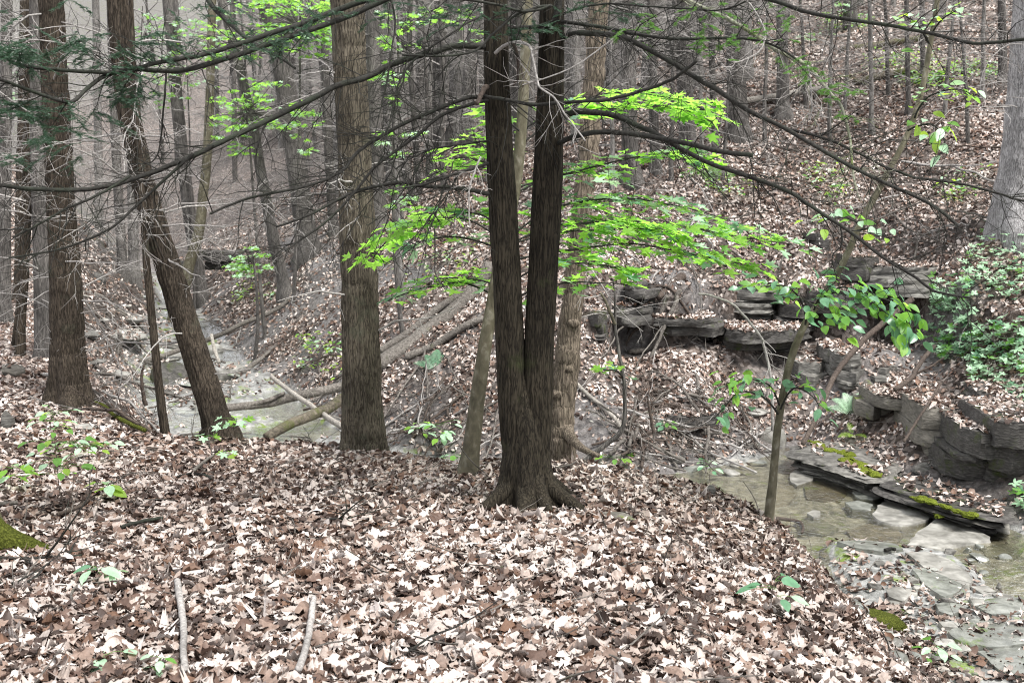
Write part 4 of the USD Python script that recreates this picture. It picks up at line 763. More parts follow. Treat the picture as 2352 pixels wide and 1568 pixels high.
strata('dark rock cushioned with bright moss behind the fern', 1995, 2105, [905, 930, 962], 'rock_mossy', 33, jut=[.2, 0], bed=(20, 30))
lone('small mossy rock between the fern and the moss cushion', 1990, 905, 40, 34, 'rock_mossy', 36, d=.7)
lone('angular brown-grey rock on the leaves below the mossy grey bedded boulder', 2120, 1085, 46, 22, 'rock', 37, d=.7)
for k in range(26):                                 # shale chips on the bare clay slide
    px, py = rr.uniform(1330, 1440), rr.uniform(830, 1010)
    lone('small grey shale chip on the clay slide right of the gnarled trunk', px, py, rr.uniform(8, 24), rr.uniform(2, 6), 'rock_pale' if k % 2 else 'rock', 700 + k, name='shale_chip', group='shale chips on the clay slide', d=.8)

# ------------------------------------------------------------------ fallen logs, branches, roots
def log(label, pts, w0, w1, m, name='fallen_log', hug=False, lift=.6, Ys=None, seed=1, sides=16, group=None, wob=.02, twigs=0, cat='log', amp=.10, fork=None):
    if Ys is None:
        hits = np.array([G(a, b) for a, b in pts]) if hug else None
        if hits is None:
            y0, y1 = G(*pts[0])[1], G(*pts[-1])[1]; q = np.array([P(a, b, y) for (a, b), y in zip(pts, np.linspace(y0, y1, len(pts)))])
        else: q = hits
    else: q = np.array([P(a, b, y) for (a, b), y in zip(pts, np.linspace(*Ys, len(pts)))])
    rad = np.array([pxw(w, p) / 2 for w, p in zip(np.linspace(w0, w1, len(q)), q)])
    q = q + np.array([0, 0, 1.0]) * rad[:, None] * lift + ([0, 0, .04] if hug else [0, 0, 0])
    base = q[np.argmin(q[:, 2])]
    t = thing(name, label, cat, base, group)
    n = max(16, 10 * len(q))
    part(t, 'stem', limb(q, rad, sides, n, bark(seed, amp, 3.5, 2.5), wob=wob, seed=seed), m)
    ax, ra = limb_axis(q, rad, 30)
    if fork:
        for fp, fw in fork:
            fq = np.array([P(a, b, y) for (a, b), y in zip(fp, np.linspace(ax[:, 1][np.argmin(np.abs(proj(ax)[0] - fp[0][0]))], ax[:, 1].mean(), len(fp)))])
            part(t, 'branch', limb(fq, np.linspace(pxw(fw, fq[0]), pxw(fw * .6, fq[-1]), len(fq)) / 2, 9, 16, bark(seed + 4, .1, 3, 4), wob=wob, seed=seed + 1), m)
    if twigs:
        ms, _ = twig_set(np.random.default_rng(seed), ax, None, twigs, (.2, .8), (.008, .003), 2, .02)
        part(t, 'twigs', ms, m, kind='stuff')
    return t
log('thick barkless log lying down the far slope behind the straight hemlock', R(5, [(240, 1020), (520, 830), (800, 610), (1030, 320)]), 38, 34, 'log_grey', seed=2, twigs=6, lift=1.1)
log('thinner dark log parallel above the thick barkless log', R(5, [(260, 900), (480, 750), (720, 560), (980, 420)]), 18, 16, 'log_grey', seed=3, lift=1.6)
log('dark branchy log lying below the thick barkless log', R(5, [(440, 925), (640, 850), (800, 740), (980, 660)]), 18, 16, 'log_grey', seed=4, twigs=8, lift=1.4)
log('weathered log spanning the creek right of the leaning trunk', R(4, [(1545, 1240), (1800, 1215), (2050, 1160), (2400, 1085)]), 17, 22, 'log_grey', Ys=(17.5, 18.6), seed=5, lift=0, fork=[(R(4, [(1700, 1225), (1860, 1180), (1960, 1135)]), 12)])
log('pale stripped log slanting down to the foot of the straight hemlock', R(4, [(1870, 1030), (2060, 1170), (2200, 1270), (2360, 1375)]), 10, 14, 'log_pale', Ys=(18.2, 15.2), seed=6, lift=0, twigs=6)
log('thick green-mossed log behind the foot of the straight hemlock', R(4, [(1830, 1440), (2050, 1330), (2200, 1270), (2400, 1150)]), 22, 25, 'log_mossy', Ys=(15.0, 16.6), seed=7, lift=0)
log('long bent grey pole fallen across the far creek', [(272, 830), (340, 826), (404, 806), (462, 786), (520, 762), (560, 742), (612, 722), (648, 702), (668, 684)], 12, 9, 'log_grey', Ys=(24.5, 27.5), seed=8, lift=0, sides=10, name='fallen_pole', twigs=5)
log('pale broken pole propped on the far bank right of the leaning trunk', R(4, [(1670, 1010), (1760, 940), (1860, 860)]), 12, 9, 'log_grey', seed=9, sides=10, name='fallen_pole')
log('white peeled stick in the far creek behind the leaning trunk', R(4, [(1455, 740), (1475, 840), (1510, 940)]), 8, 9, 'log_pale', seed=10, sides=8, name='fallen_branch', Ys=(24, 23.5))
log('upper of two pale branches lying over the far creek bank', R(4, [(560, 450), (680, 470), (800, 560), (910, 625)]), 7, 6, 'log_pale', seed=11, sides=8, name='fallen_branch', twigs=4)
log('lower of two pale branches lying over the far creek bank', R(4, [(545, 470), (660, 500), (760, 560), (860, 610)]), 6, 5, 'log_pale', seed=12, sides=8, name='fallen_branch', twigs=4)
log('short upright snag in front of the fallen grey pole', R(4, [(805, 940), (815, 860), (828, 790), (826, 740)]), 15, 11, 'log_grey', Ys=(23.5, 23.5), seed=13, sides=12, name='tree_snag', cat='snag')
log('thin split snag left of the thin dark pole', R(4, [(1005, 1235), (985, 1150), (975, 1040), (990, 950)]), 11, 5, 'branch_brown', Ys=(14.4, 14.4), seed=14, sides=10, name='tree_snag', cat='snag')
log('yellow-green mossy branch lying beside the upright hemlock', R(4, [(610, 1225), (700, 1260), (800, 1340), (1000, 1442)]), 8, 10, 'moss', seed=15, hug=True, sides=10, name='fallen_branch', lift=1.4)
log('dark crooked branch lying right of the yellow-green mossy branch', R(4, [(660, 1200), (790, 1260), (880, 1330), (960, 1375), (1050, 1440)]), 10, 8, 'branch_brown', seed=16, sides=10, name='fallen_branch', Ys=(13.6, 12.4), twigs=4)
log('long thin dead branch bridging the bank below the fallen pole', R(4, [(590, 1000), (760, 1010), (920, 1065), (1090, 1120), (1300, 1190)]), 8, 5, 'log_grey', seed=17, sides=8, name='fallen_branch', Ys=(15.5, 15.5), twigs=12, lift=0)
log('sun-bleached split log low on the upper right slope', R(3, [(60, 785), (430, 720), (640, 690), (820, 655), (1020, 635)]), 15, 15, 'log_pale', seed=18, lift=1.0)
log('mossy rotten log above the sun-bleached split log', R(3, [(1180, 590), (1300, 560), (1450, 530), (1660, 490)]), 16, 14, 'log_mossy', seed=19, lift=1.0)
log('dark mossy log highest on the right slope', R(3, [(1090, 365), (1300, 340), (1500, 305), (1710, 275)]), 15, 13, 'log_mossy', seed=20, lift=1.0)
log('brown broken branch slanting down the right bank past the fern', R(6, [(1575, 495), (1450, 600), (1240, 780), (1120, 915), (1040, 1030), (985, 1160), (920, 1310), (830, 1490)]), 14, 11, 'branch_brown', name='fallen_branch', seed=21, hug=False, sides=12, Ys=(17.2, 15.0), lift=0)
log('forked grey-brown driftwood branch above the moss cushion', R(6, [(1735, 815), (1660, 900), (1600, 985), (1590, 1020), (1460, 1115)]), 10, 11, 'branch_brown', name='fallen_branch', seed=22, sides=10, Ys=(16.4, 15.4), lift=0, fork=[(R(6, [(1605, 1005), (1700, 960), (1800, 895)]), 7)])
log('dark thin branch leaning beside the mossy grey bedded boulder', R(6, [(1780, 1070), (1700, 1200), (1600, 1350), (1525, 1470)]), 5, 7, 'branch_brown', name='fallen_branch', seed=23, sides=8, Ys=(15.4, 14.6), lift=0)
log('pale whip-thin dead sapling arching in front of the dark shelf', R(6, [(110, 455), (330, 520), (450, 640), (550, 780), (595, 960), (620, 1150), (615, 1400)]), 5, 7, 'branch_pale', name='dead_sapling', seed=24, sides=8, Ys=(11, 10.6), lift=0, twigs=5, cat='sapling')
log('white peeled branch on the clay slide right of the gnarled trunk', R(5, [(1610, 1085), (1720, 1190), (1830, 1280), (1930, 1395)]), 9, 11, 'log_pale', name='fallen_branch', seed=25, sides=9, lift=1.4)
log('dark upright broken stub among debris right of the curved sapling', R(5, [(2150, 1420), (2130, 1300), (2110, 1190)]), 9, 6, 'branch_brown', name='tree_snag', seed=26, sides=9, Ys=(15, 15), cat='snag')
log('grey branch lying across the debris at the foot of the far bank', R(5, [(2180, 1340), (2260, 1420), (2340, 1530)]), 8, 7, 'log_grey', name='fallen_branch', seed=27, sides=9, twigs=6, lift=1.2)
log('pale curved branch over the debris behind the bank rim', R(6, [(130, 1430), (260, 1430), (380, 1480), (470, 1545)]), 6, 5, 'log_grey', name='fallen_branch', seed=28, sides=8, twigs=8, lift=1.5)
log('dark log end low in the debris beside the pool', R(6, [(60, 1255), (110, 1310), (140, 1330)]), 8, 5, 'log_pale', name='fallen_branch', seed=29, sides=8, lift=1.4)
def drift(n, box, label, group, seed, ln=(.5, 1.8), w=(.010, .028)):
    rr = np.random.default_rng(seed)
    for k in range(n):
        g = G(rr.uniform(box[0], box[2]), rr.uniform(box[1], box[3])); a = rr.uniform(0, 6.3); L_ = rr.uniform(*ln); h = np.array([math.cos(a), math.sin(a), 0]) * L_ / 2
        p = [g - h, g, g + h]; q = np.array([[*p_[:2], max(float(tz(p_[0], p_[1])), WZ) + rr.uniform(.02, .22)] for p_ in p]); w_ = rr.uniform(*w)
        m_ = ['log_grey', 'branch_brown', 'branch_pale', 'log_grey'][k % 4]; look = {'log_grey': 'grey', 'branch_brown': 'brown', 'branch_pale': 'pale'}[m_] + (' long' if L_ > sum(ln) / 2 else ' short')
        t = thing('driftwood', look + ' ' + label, 'branch', q.min(0), look + ' ' + group)
        part(t, 'stem', limb(q, [w_, w_ * .8, w_ * .4], 7, 18, bark(k, .1, 3, 4), wob=.10, seed=seed + k), m_)
        ms, _ = twig_set(rr, limb_axis(q, [1, 1, 1], 20)[0], None, 7, (.15, .6), (w_ * .35, w_ * .18), 2, 0.0); part(t, 'twigs', ms, m_, kind='stuff')
drift(38, (200, 680, 780, 985), 'dead branch washed up in the left gully', 'washed-up dead branches of the left gully', 81)
drift(26, (880, 880, 1130, 1060), 'dead branch lying on the dark bank left of the twin trunk', 'dead branches on the dark bank left of the twin trunk', 82)
drift(40, (1440, 900, 1740, 1095), 'dead branch in the debris at the foot of the far bank', 'dead branches in the debris at the foot of the far bank', 83)
drift(26, (1330, 420, 1700, 700), 'dead branch lying on the slope behind the maple sprays', 'dead branches on the slope behind the maple sprays', 84, (.6, 2.2))
drift(30, (1700, 300, 2300, 600), 'dead branch lying on the right slope', 'dead branches on the right slope', 85, (.6, 2.4))
# the root tangle hanging from the far bank
RT = thing('root_tangle', 'tangle of bare roots hanging down the far bank over dark gaps', 'roots', G(1500, 790))
for k, (pl, w0, w1) in enumerate([([(2351, 340), (2270, 400), (2180, 480)], 22, 14), ([(2250, 470), (2210, 560), (2180, 700), (2160, 800), (2050, 850), (1980, 850)], 10, 12), ([(2330, 430), (2290, 540), (2240, 640), (2200, 740), (2160, 830), (2130, 900)], 12, 6), ([(2150, 600), (2050, 680), (1980, 760), (1960, 810)], 8, 4), ([(2100, 590), (2000, 640), (1900, 720), (1860, 800), (1790, 900)], 5, 3), ([(2320, 560), (2260, 660), (2200, 790)], 5, 3), ([(2140, 1250), (2100, 1050), (2060, 980)], 4, 2), ([(1980, 1500), (2000, 1420), (1960, 1340), (2050, 1280), (2200, 1260)], 9, 5), ([(1950, 1450), (1900, 1500), (1850, 1568)], 10, 8), ([(2040, 1300), (1990, 1380), (2010, 1470), (1930, 1568)], 8, 6), ([(2240, 640), (2150, 760), (2060, 900), (1990, 1030), (1930, 1150)], 4, 2)]):
    pp = R(5, pl); y0, y1 = G(*pp[0])[1], G(*pp[-1])[1]
    q = np.array([P(a, b, y) for (a, b), y in zip(pp, np.linspace(y0 - .15, y1 - .12, len(pp)))])
    part(RT, 'root', limb(q, [pxw(w, p) / 2 for w, p in zip(np.linspace(w0, w1, len(q)), q)], 9, 7 * len(q), bark(k, .15, 3, 6), wob=.05, seed=k + 50), 'log_grey' if k % 3 else 'branch_brown')
# sticks lying on the leaves in front
def stick(label, pts, w0, w1, m='log_grey', seed=1, twigs=0, lift=1.0, name='fallen_stick', group=None):
    return log(label, pts, w0, w1, m, name=name, hug=True, seed=seed, sides=9, twigs=twigs, lift=lift, group=group, wob=.008, cat='stick')
stick('grey knobbly stick lying lengthwise at the bottom, left of centre', R(7, [(818, 640), (830, 730), (845, 850), (846, 960), (850, 1060)]), 15, 16, m='branch_pale', seed=1, lift=2.4)
stick('pale stick with a broken light tip, right of the grey knobbly stick', R(7, [(1442, 720), (1430, 830), (1410, 940), (1375, 1060)]), 14, 17, m='branch_pale', seed=2, lift=2.4)
stick('short dark stick between the two lengthwise sticks', R(7, [(970, 695), (1040, 685), (1100, 672)]), 9, 7, 'branch_brown', 3, lift=2)
stick('flat charred-looking piece of bark wood left of centre', R(7, [(560, 370), (640, 345), (750, 322)]), 10, 8, 'branch_dark', 4, lift=1.6)
stick('forked dark twig lying at the left edge', R(7, [(-40, 512), (130, 515), (250, 505), (380, 495)]), 7, 4, 'branch_dark', 5, 5, lift=2.5)
stick('thin dark twig below the forked twig at the left edge', R(7, [(-40, 630), (80, 630), (240, 618)]), 6, 3, 'branch_dark', 6, 3, lift=2.5)
stick('slanting stick below the seedling at left', R(7, [(330, 700), (370, 630), (440, 605), (510, 590)]), 6, 4, 'log_grey', 7, 3, lift=2.2)
stick('weathered grey branch with a crook, far out on the leaves at left', R(7, [(890, 110), (930, 70), (980, 30)]), 9, 6, 'log_grey', 8, 2, lift=2)
stick('bent dark stick just below the crooked grey branch', R(7, [(820, 128), (880, 113), (940, 120), (970, 140)]), 5, 5, 'branch_dark', 9, lift=2.2)
stick('broken dark branch under the seedlings at left', R(7, [(270, 310), (330, 290), (370, 270), (410, 240)]), 10, 8, 'branch_brown', 10, 2, lift=1.8)
stick('thin black twig curving up at the bottom centre', R(7, [(1760, 1040), (1800, 1000), (1900, 935), (2060, 880)]), 6, 3, 'branch_dark', 11, 3, lift=2)
stick('fine upright twig standing out of the leaves at bottom centre', R(7, [(1790, 1000), (1800, 900), (1822, 800), (1800, 745)]), 4, 2, 'branch_dark', 12, lift=3)
stick('dark stub of wood lying below the twin trunk', R(8, [(690, 505), (740, 505), (800, 512)]), 11, 10, 'branch_brown', 13, lift=1.6)
stick('dark knotted stick on the slope right of centre', R(8, [(1230, 605), (1270, 605), (1310, 612)]), 9, 9, 'branch_brown', 14, lift=1.6)
stick('hooked dark root sticking out at the slope edge', R(8, [(1225, 345), (1290, 330), (1325, 340), (1330, 385)]), 8, 7, 'branch_brown', 15, lift=2.4, name='bare_root')
stick('thin grey twig near the bottom centre right', R(8, [(390, 950), (450, 965), (520, 1000), (580, 1040)]), 5, 6, 'log_grey', 16, lift=2)
stick('black wet piece of wood on the grey slab', R(8, [(1712, 462), (1740, 455), (1760, 458)]), 8, 8, 'branch_dark', 17, lift=1.4)
stick('small stick in the leaves between the twin trunk and the straight hemlock', R(7, [(1500, 330), (1560, 325), (1590, 338)]), 6, 4, 'branch_dark', 18, 2, lift=2)
stick('long thin twigs lying along the bank rim right of the leaning trunk', R(4, [(1270, 1480), (1480, 1452), (1700, 1450), (1900, 1465), (2100, 1500)]), 5, 3, 'log_grey', 19, 10, lift=3)
stick('grey twig at the foot of the straight hemlock', R(5, [(-60, 1540), (60, 1515), (150, 1508), (270, 1498)]), 6, 4, 'log_grey', 20, 3, lift=2.5)
stick('short log end poking from the leaves at the left edge', R(7, [(-20, 262), (40, 258), (80, 252)]), 12, 10, 'log_grey', 21, lift=1.2)
# mossy root at the left edge
_r0 = G(0, 1262)
t = thing('mossy_tree', 'moss-covered foot of a tree cut by the left edge', 'tree', (_r0[0] - .35, _r0[1] + .1, _r0[2]))
part(t, 'trunk', limb([_r0 + [-.42, .1, -.2], _r0 + [-.46, .1, .25], _r0 + [-.58, .12, .8], _r0 + [-.64, .14, 2.5], _r0 + [-.7, .1, 7]], [.36, .27, .21, .19, .14], 50, 90, bark(8, .1, 5, 3, .25, .3)), 'log_mossy')
part(t, 'root', limb([_r0 + [-.55, 0, .40], _r0 + [-.20, -.08, .27], _r0 + [.05, -.12, .12], _r0 + [.30, -.10, .04], _r0 + [.55, -.04, -.04]], [.20, .16, .11, .055, .02], 26, 40, bark(9, .14, 4, 5)), 'moss')
part(t, 'root', limb([_r0 + [-.5, -.2, .12], _r0 + [-.2, -.4, .04], _r0 + [.0, -.55, -.03]], [.14, .09, .03], 18, 24, bark(10, .14, 4, 5)), 'moss')
# ------------------------------------------------------------------ dead leaves
def dry_leaf(n, rng, L=1.0):
    """A curled lobed leaf, length 1 along x: rows of left, rib, right."""
    x = np.linspace(0, 1, n); env = np.sin(np.pi * np.clip(x * .97 + .02, 0, 1) ** .85) ** .8 * rng.uniform(.26, .36)
    lob = np.ones(n)
    if n > 4: lob[1::2] *= rng.uniform(1.0, 1.4); lob[2::2] *= rng.uniform(.45, 1.0)
    wl, wr = env * lob * rng.uniform(.85, 1.15, n), env * lob * rng.uniform(.85, 1.15, n)
    c1, c2, tw, rip = rng.normal(0, .6), rng.normal(.3, 1.0), rng.normal(0, .5), .06
    fold = rng.normal(0, .55)
    def z(u, y): return fold * np.abs(y) + c1 * (u - .5) ** 2 + c2 * y * y * 1.6 + tw * (u - .5) * y
    shift = np.where(np.arange(n) % 2, .06, -.03) if n > 4 else np.zeros(n)
    v = np.stack([np.stack([x + shift, wl, z(x, wl) + rng.normal(0, rip, n)], 1), np.stack([x, 0 * x, z(x, 0 * x) - .02], 1), np.stack([x + shift, -wr, z(x, -wr) + rng.normal(0, rip, n)], 1)], 1).reshape(-1, 3)
    f = []
    for k in range(n - 1):
        a = 3 * k; f += [(a, a + 3, a + 4), (a, a + 4, a + 1), (a + 1, a + 4, a + 5), (a + 1, a + 5, a + 2)]
    v[:, 0] -= .5; v[:, 2] -= v[:, 2].mean()
    return v, np.array(f)
PAL = np.array([(.50, .452, .425), (.41, .36, .33), (.31, .256, .226), (.205, .148, .12), (.105, .067, .052), (.05, .033, .027), (.13, .075, .05)]); PW = np.array([.15, .18, .16, .16, .17, .13, .05]); PW = PW / PW.sum()
def frames(nrm, rng, tilt):
    N = len(nrm); n_ = unit(nrm + rng.normal(0, tilt, (N, 3))); a = rng.normal(0, 1, (N, 3)); t = unit(a - (a * n_).sum(1, keepdims=True) * n_)
    return t, np.cross(n_, t), n_
def scatter(pos, nrm, size, n, rng, tilt, variants=80):
    vs, fs, ts = [], [], []; off = 0
    t, b, nn = frames(nrm, rng, tilt); which = rng.integers(0, variants, len(pos))
    # fresher pale leaves and older matted brown ones lie in drifts
    dr = fbm(np.stack([pos[:, 0] * 1.3, pos[:, 1] * 1.3, 0 * pos[:, 0]], 1), 4, 61); rk_ = np.clip(rng.uniform(0, 1, len(pos)) + (dr - .5) * .6, 0, .999)
    col = PAL[np.array([5, 4, 6, 3, 2, 1, 0])[np.searchsorted(np.cumsum(PW[[5, 4, 6, 3, 2, 1, 0]]), rk_ * .999)]] * rng.uniform(.85, 1.15, (len(pos), 1)) * np.array([1.0, .985, .98])
    for k in range(variants):
        lv, lf = dry_leaf(n, rng); m = which == k
        if not m.any(): continue
        s = size[m][:, None, None]
        v = pos[m][:, None] + s * (lv[None, :, 0:1] * t[m][:, None] + lv[None, :, 1:2] * b[m][:, None] + lv[None, :, 2:3] * nn[m][:, None])
        K = len(lv); c = int(m.sum())
        vs.append(v.reshape(-1, 3)); fs.append((lf[None] + (np.arange(c) * K)[:, None, None]).reshape(-1, 3) + off); ts.append(np.repeat(col[m], K, 0)); off += c * K
    return np.vstack(vs), np.vstack(fs), np.vstack(ts)
rng = np.random.default_rng(42)
def sample(y0, y1, per_m2, pad=.6):
    k = .5
    area = (y1 - y0) * ((y0 + y1) * k + 2 * pad); N = int(area * per_m2)
    y = np.sqrt(rng.uniform(y0 ** 2, y1 ** 2, N)); x = rng.uniform(-1, 1, N) * (y * k + pad)
    return x, y
def keep_mask(x, y):
    e = _ei(np.stack([y, x], -1)); s = _si(np.stack([y, x], -1)); z = tz(x, y); w = water_z(x, y)
    dens = np.clip(fbm(np.stack([x * .6, y * .6, 0 * x], -1), 4, 23) * 2.6 - .75, 0, 1); d2 = np.clip(fbm(np.stack([x * 1.7, y * 1.7, 0 * x], -1), 3, 29) * 2.4 - .5, 0, 1)
    clay = RegularGridInterpolator((_gy, _gx), CLAY_FAR_LIGHT, bounds_error=False, fill_value=0)(np.stack([y, x], -1))
    p = np.where(e > -.25, 1.0, np.where(s > -.1, (.58 + .42 * dens) * (.68 + .32 * d2) * (1 - .7 * clay), np.where((x < -3) & (y > 12), .5 * d2, .9 * np.clip(1 + (e + .6) / 3.2, .10, 1) * (.45 + .55 * np.clip(d2 * 1.5, 0, 1)))))
    rk = RegularGridInterpolator((_gy, _gx), ROCKY, bounds_error=False, fill_value=0)(np.stack([y, x], -1)); p = p * (1 - .80 * rk * np.clip((-e - 1.3) / 2.2, 0, 1))
    return (rng.uniform(0, 1, len(x)) < p) & (z > w + .03) & ((s > 0) | (e > -8))
LEAFVIS = []
for (y0, y1, per, n, tilt, lift, szs) in ((4.0, 7.2, 900, 9, .25, .045, (.045, .14)), (7.2, 10.5, 820, 5, .27, .04, (.045, .13)), (10.5, 15, 560, 4, .34, .03, (.05, .125)), (15, 22, 430, 3, .42, .03, (.055, .125)), (22, 31, 300, 3, .45, .03, (.07, .14)), (31, 44, 70, 3, .45, .03, (.10, .16))):
    x, y = sample(y0, y1, per); m = keep_mask(x, y); x, y = x[m], y[m]
    nr = tn(x, y); zz = tz(x, y); ok = np.ones(len(x), bool)
    for pg, zt, pr_ in TOPS:                      # leaves lie on the rocks too
        ins = shapely.contains_xy(pg, x, y) & (zz < zt); zz = np.where(ins, zt, zz); nr[ins] = [0, 0, 1.0]; ok &= ~ins | (rng.uniform(0, 1, len(x)) < pr_)
    x, y, zz, nr = x[ok], y[ok], zz[ok], nr[ok]
    pos = np.stack([x, y, zz], 1) + nr * (rng.uniform(.0, 1, len(x)) ** 1.0 * lift + .006)[:, None]
    v, f, tint = scatter(pos, nr, szs[0] + (szs[1] - szs[0]) * rng.uniform(0, 1, len(x)) ** 1.7, n, rng, tilt)
    LEAFVIS.append((v, f, tint * (.86 if y1 < 11 else .96 if y1 < 16 else 1.16)))      # light balance put into leaf colour: darker near, brighter on far slopes
for pg, zt, pr_ in TOPS:                          # drifts of leaves on the ledges
    x0, y0, x1, y1 = pg.bounds; k_ = int((x1 - x0) * (y1 - y0) * 170 * pr_)
    x, y = rng.uniform(x0, x1, k_), rng.uniform(y0, y1, k_); ins = shapely.contains_xy(pg, x, y) & (fbm(np.stack([x * 2.2, y * 2.2, 0 * x], -1), 3, 91) > .44) & (tz(x, y) < zt)
    if ins.sum() < 3: continue
    x, y = x[ins], y[ins]; LEAFVIS.append(scatter(np.stack([x, y, zt + rng.uniform(-.005, .03, len(x))], 1), np.tile([0, 0, 1.0], (len(x), 1)), rng.uniform(.05, .13, len(x)), 4, rng, .28))
for bv, bf in BIG:                                # leaves caught on the boulders
    tri = bv[bf]; nn_ = np.cross(tri[:, 1] - tri[:, 0], tri[:, 2] - tri[:, 0]); ar = np.linalg.norm(nn_, axis=1) / 2; up_ = nn_[:, 2] / np.maximum(2 * ar, 1e-9)
    wgt = ar * (up_ > .72); k_ = rng.poisson(wgt.sum() * 110)
    if k_ < 2: continue
    ii = rng.choice(len(bf), k_, p=wgt / wgt.sum()); uv = rng.dirichlet([1, 1, 1], k_); pp = (tri[ii] * uv[..., None]).sum(1); cl = fbm(pp * 2.5, 3, 8) > .46
    if cl.sum() < 2: continue
    LEAFVIS.append(scatter(pp[cl] + [0, 0, .012], unit(nn_[ii][cl]), rng.uniform(.06, .13, int(cl.sum())), 4, rng, .3))
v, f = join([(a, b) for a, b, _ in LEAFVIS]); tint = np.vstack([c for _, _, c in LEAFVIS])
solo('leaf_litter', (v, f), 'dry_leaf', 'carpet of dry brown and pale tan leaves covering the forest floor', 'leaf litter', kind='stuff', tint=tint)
# the leaves that show largest, one by one
KL = []
while len(KL) < 290:
    px, py = rng.uniform(-20, 2372), rng.uniform(1290, 1600) if rng.random() < .8 else rng.uniform(1200, 1290)
    g = G(px, py, 3.0, 14)
    if float(_ei([[g[1], g[0]]])[0]) < .1 or any((g[0] - a) ** 2 + (g[1] - b) ** 2 < .11 ** 2 for a, b, _ in KL): continue
    KL.append(g)
for i, g in enumerate(KL):
    lv, lf = dry_leaf(11, rng); nr = tn(g[0:1], g[1:2]); t, b, nn = frames(nr, rng, .26)
    s = rng.uniform(.10, .16); c = g + nr[0] * .040
    vv = c + s * (lv[:, 0:1] * t + lv[:, 1:2] * b + lv[:, 2:3] * nn)
    ci = rng.choice(4, p=[.4, .3, .18, .12]); col = PAL[[0, 1, 2, 4][ci]] * rng.uniform(.92, 1.1)
    look = ['large bleached pale', 'large pale', 'large tan', 'large brown'][ci]; px, py, _ = proj(g)
    zone = ('at the foot of the twin trunk' if py < 1300 and 1000 < px < 1450 else 'near the forked twig at the left edge' if px < 400 else 'between the two lengthwise sticks' if px < 710 else 'right of the pale lengthwise stick' if px < 1150 else 'on the slope toward the wet shelf' if px > 1700 else 'in the open middle of the leaf bed')
    solo('fallen_leaf', (vv, lf), 'dry_leaf', f'{look} dry leaf on the litter {zone}', 'leaf', f'{look} leaves {zone}', tint=np.repeat(col[None], len(lv), 0), loc=c)
# fine twigs in the litter
for (y0, y1, per, ln) in ((4.2, 12, 11, (.10, .5)), (12, 28, 4.5, (.2, .9))):
    x, y = sample(y0, y1, per); m = keep_mask(x, y); x, y = x[m], y[m]
    nr = tn(x, y); d = rng.normal(0, 1, (len(x), 3)); d = d - (d * nr).sum(1, keepdims=True) * nr + nr * rng.uniform(-.05, .25, (len(x), 1))
    pl = grow(rng, np.stack([x, y, tz(x, y)], 1) + nr * .035, d, rng.uniform(*ln, len(x)), 5, .14, .0)
    solo('litter_twigs', tubes(pl, np.linspace(.0055, .0025, 5)[None] * rng.uniform(.5, 1.5, (len(x), 1))), 'log_grey' if y0 < 5 else 'branch_pale', ['fine twigs strewn through the near leaf litter', 'fine twigs strewn over the far banks'][int(y0 > 5)], 'twigs', kind='stuff')

# ------------------------------------------------------------------ green leaves
def fan(out, z=None):
    out = np.asarray(out, float); c = np.array([[.34, 0]]); v = np.vstack([out, c]); n = len(out)
    return v, np.array([(i, (i + 1) % n, n) for i in range(n)])
_half = [(0, .68), (9, .47), (14, .53), (19, .40), (28, .27), (40, .44), (45, .50), (51, .68), (57, .47), (63, .50), (70, .36), (82, .25), (96, .38), (108, .50), (116, .36), (140, .24), (165, .22)]
_pol = [(a, r) for a, r in _half] + [(180, .32)] + [(-a, r) for a, r in _half[:0:-1]]
MAPLE = fan([(.34 + r * math.cos(math.radians(a)), r * math.sin(math.radians(a))) for a, r in _pol])
_ov = [(0, 0), (.08, .13), (.22, .235), (.42, .29), (.62, .26), (.80, .17), (.92, .07), (1.0, 0)]
OVATE = fan(_ov + [(a, -b) for a, b in _ov[-2:0:-1]])
_ell = [(0, 0), (.12, .10), (.35, .19), (.6, .20), (.82, .12), (1.0, 0)]
ELL = fan(_ell + [(a, -b) for a, b in _ell[-2:0:-1]])
def five(shape=ELL):
    vs, fs, n = [], [], 0
    for a, s in ((0, 1), (55, .92), (-55, .92), (112, .72), (-112, .72)):
        c, sn = math.cos(math.radians(a)), math.sin(math.radians(a)); v = shape[0] * s * .62 + [.03, 0]
        vs.append(np.stack([v[:, 0] * c - v[:, 1] * sn, v[:, 0] * sn + v[:, 1] * c], 1)); fs.append(shape[1] + n); n += len(v)
    return np.vstack(vs), np.vstack(fs)
FIVE = five()
def green_leaf(shape, pos, d, up, size, rng, droop=.22, cup=.5):
    v2, f = shape; d = unit(d); b = unit(np.cross(up, d)); n = np.cross(d, b)
    z = -droop * v2[:, 0] ** 2 + cup * np.abs(v2[:, 1]) ** 1.5 * .6 + rng.normal(0, .018, len(v2))
    return pos + size * (v2[:, 0:1] * d + v2[:, 1:2] * b + z[:, None] * n), f
class Leafer:
    """Collects the leaves of one plant: up to `most` of them parts of their own, the rest one part."""
    def __init__(s, most=300): s.items, s.most = [], most
    def add(s, vf, m): s.items.append((vf, m))
    def build(s, t, rng, name='leaf', rest='foliage'):
        idx = np.arange(len(s.items))
        if len(idx) > s.most:
            d = np.array([np.linalg.norm(v.mean(0) - EYE) for (v, _), _ in s.items]); idx = np.argsort(d)
        for i in idx[:s.most]: part(t, name, s.items[i][0], s.items[i][1])
        by = {}
        for i in idx[s.most:]: by.setdefault(s.items[i][1], []).append(s.items[i][0])
        for m, ls in by.items(): part(t, rest, join(ls), m, kind='stuff')
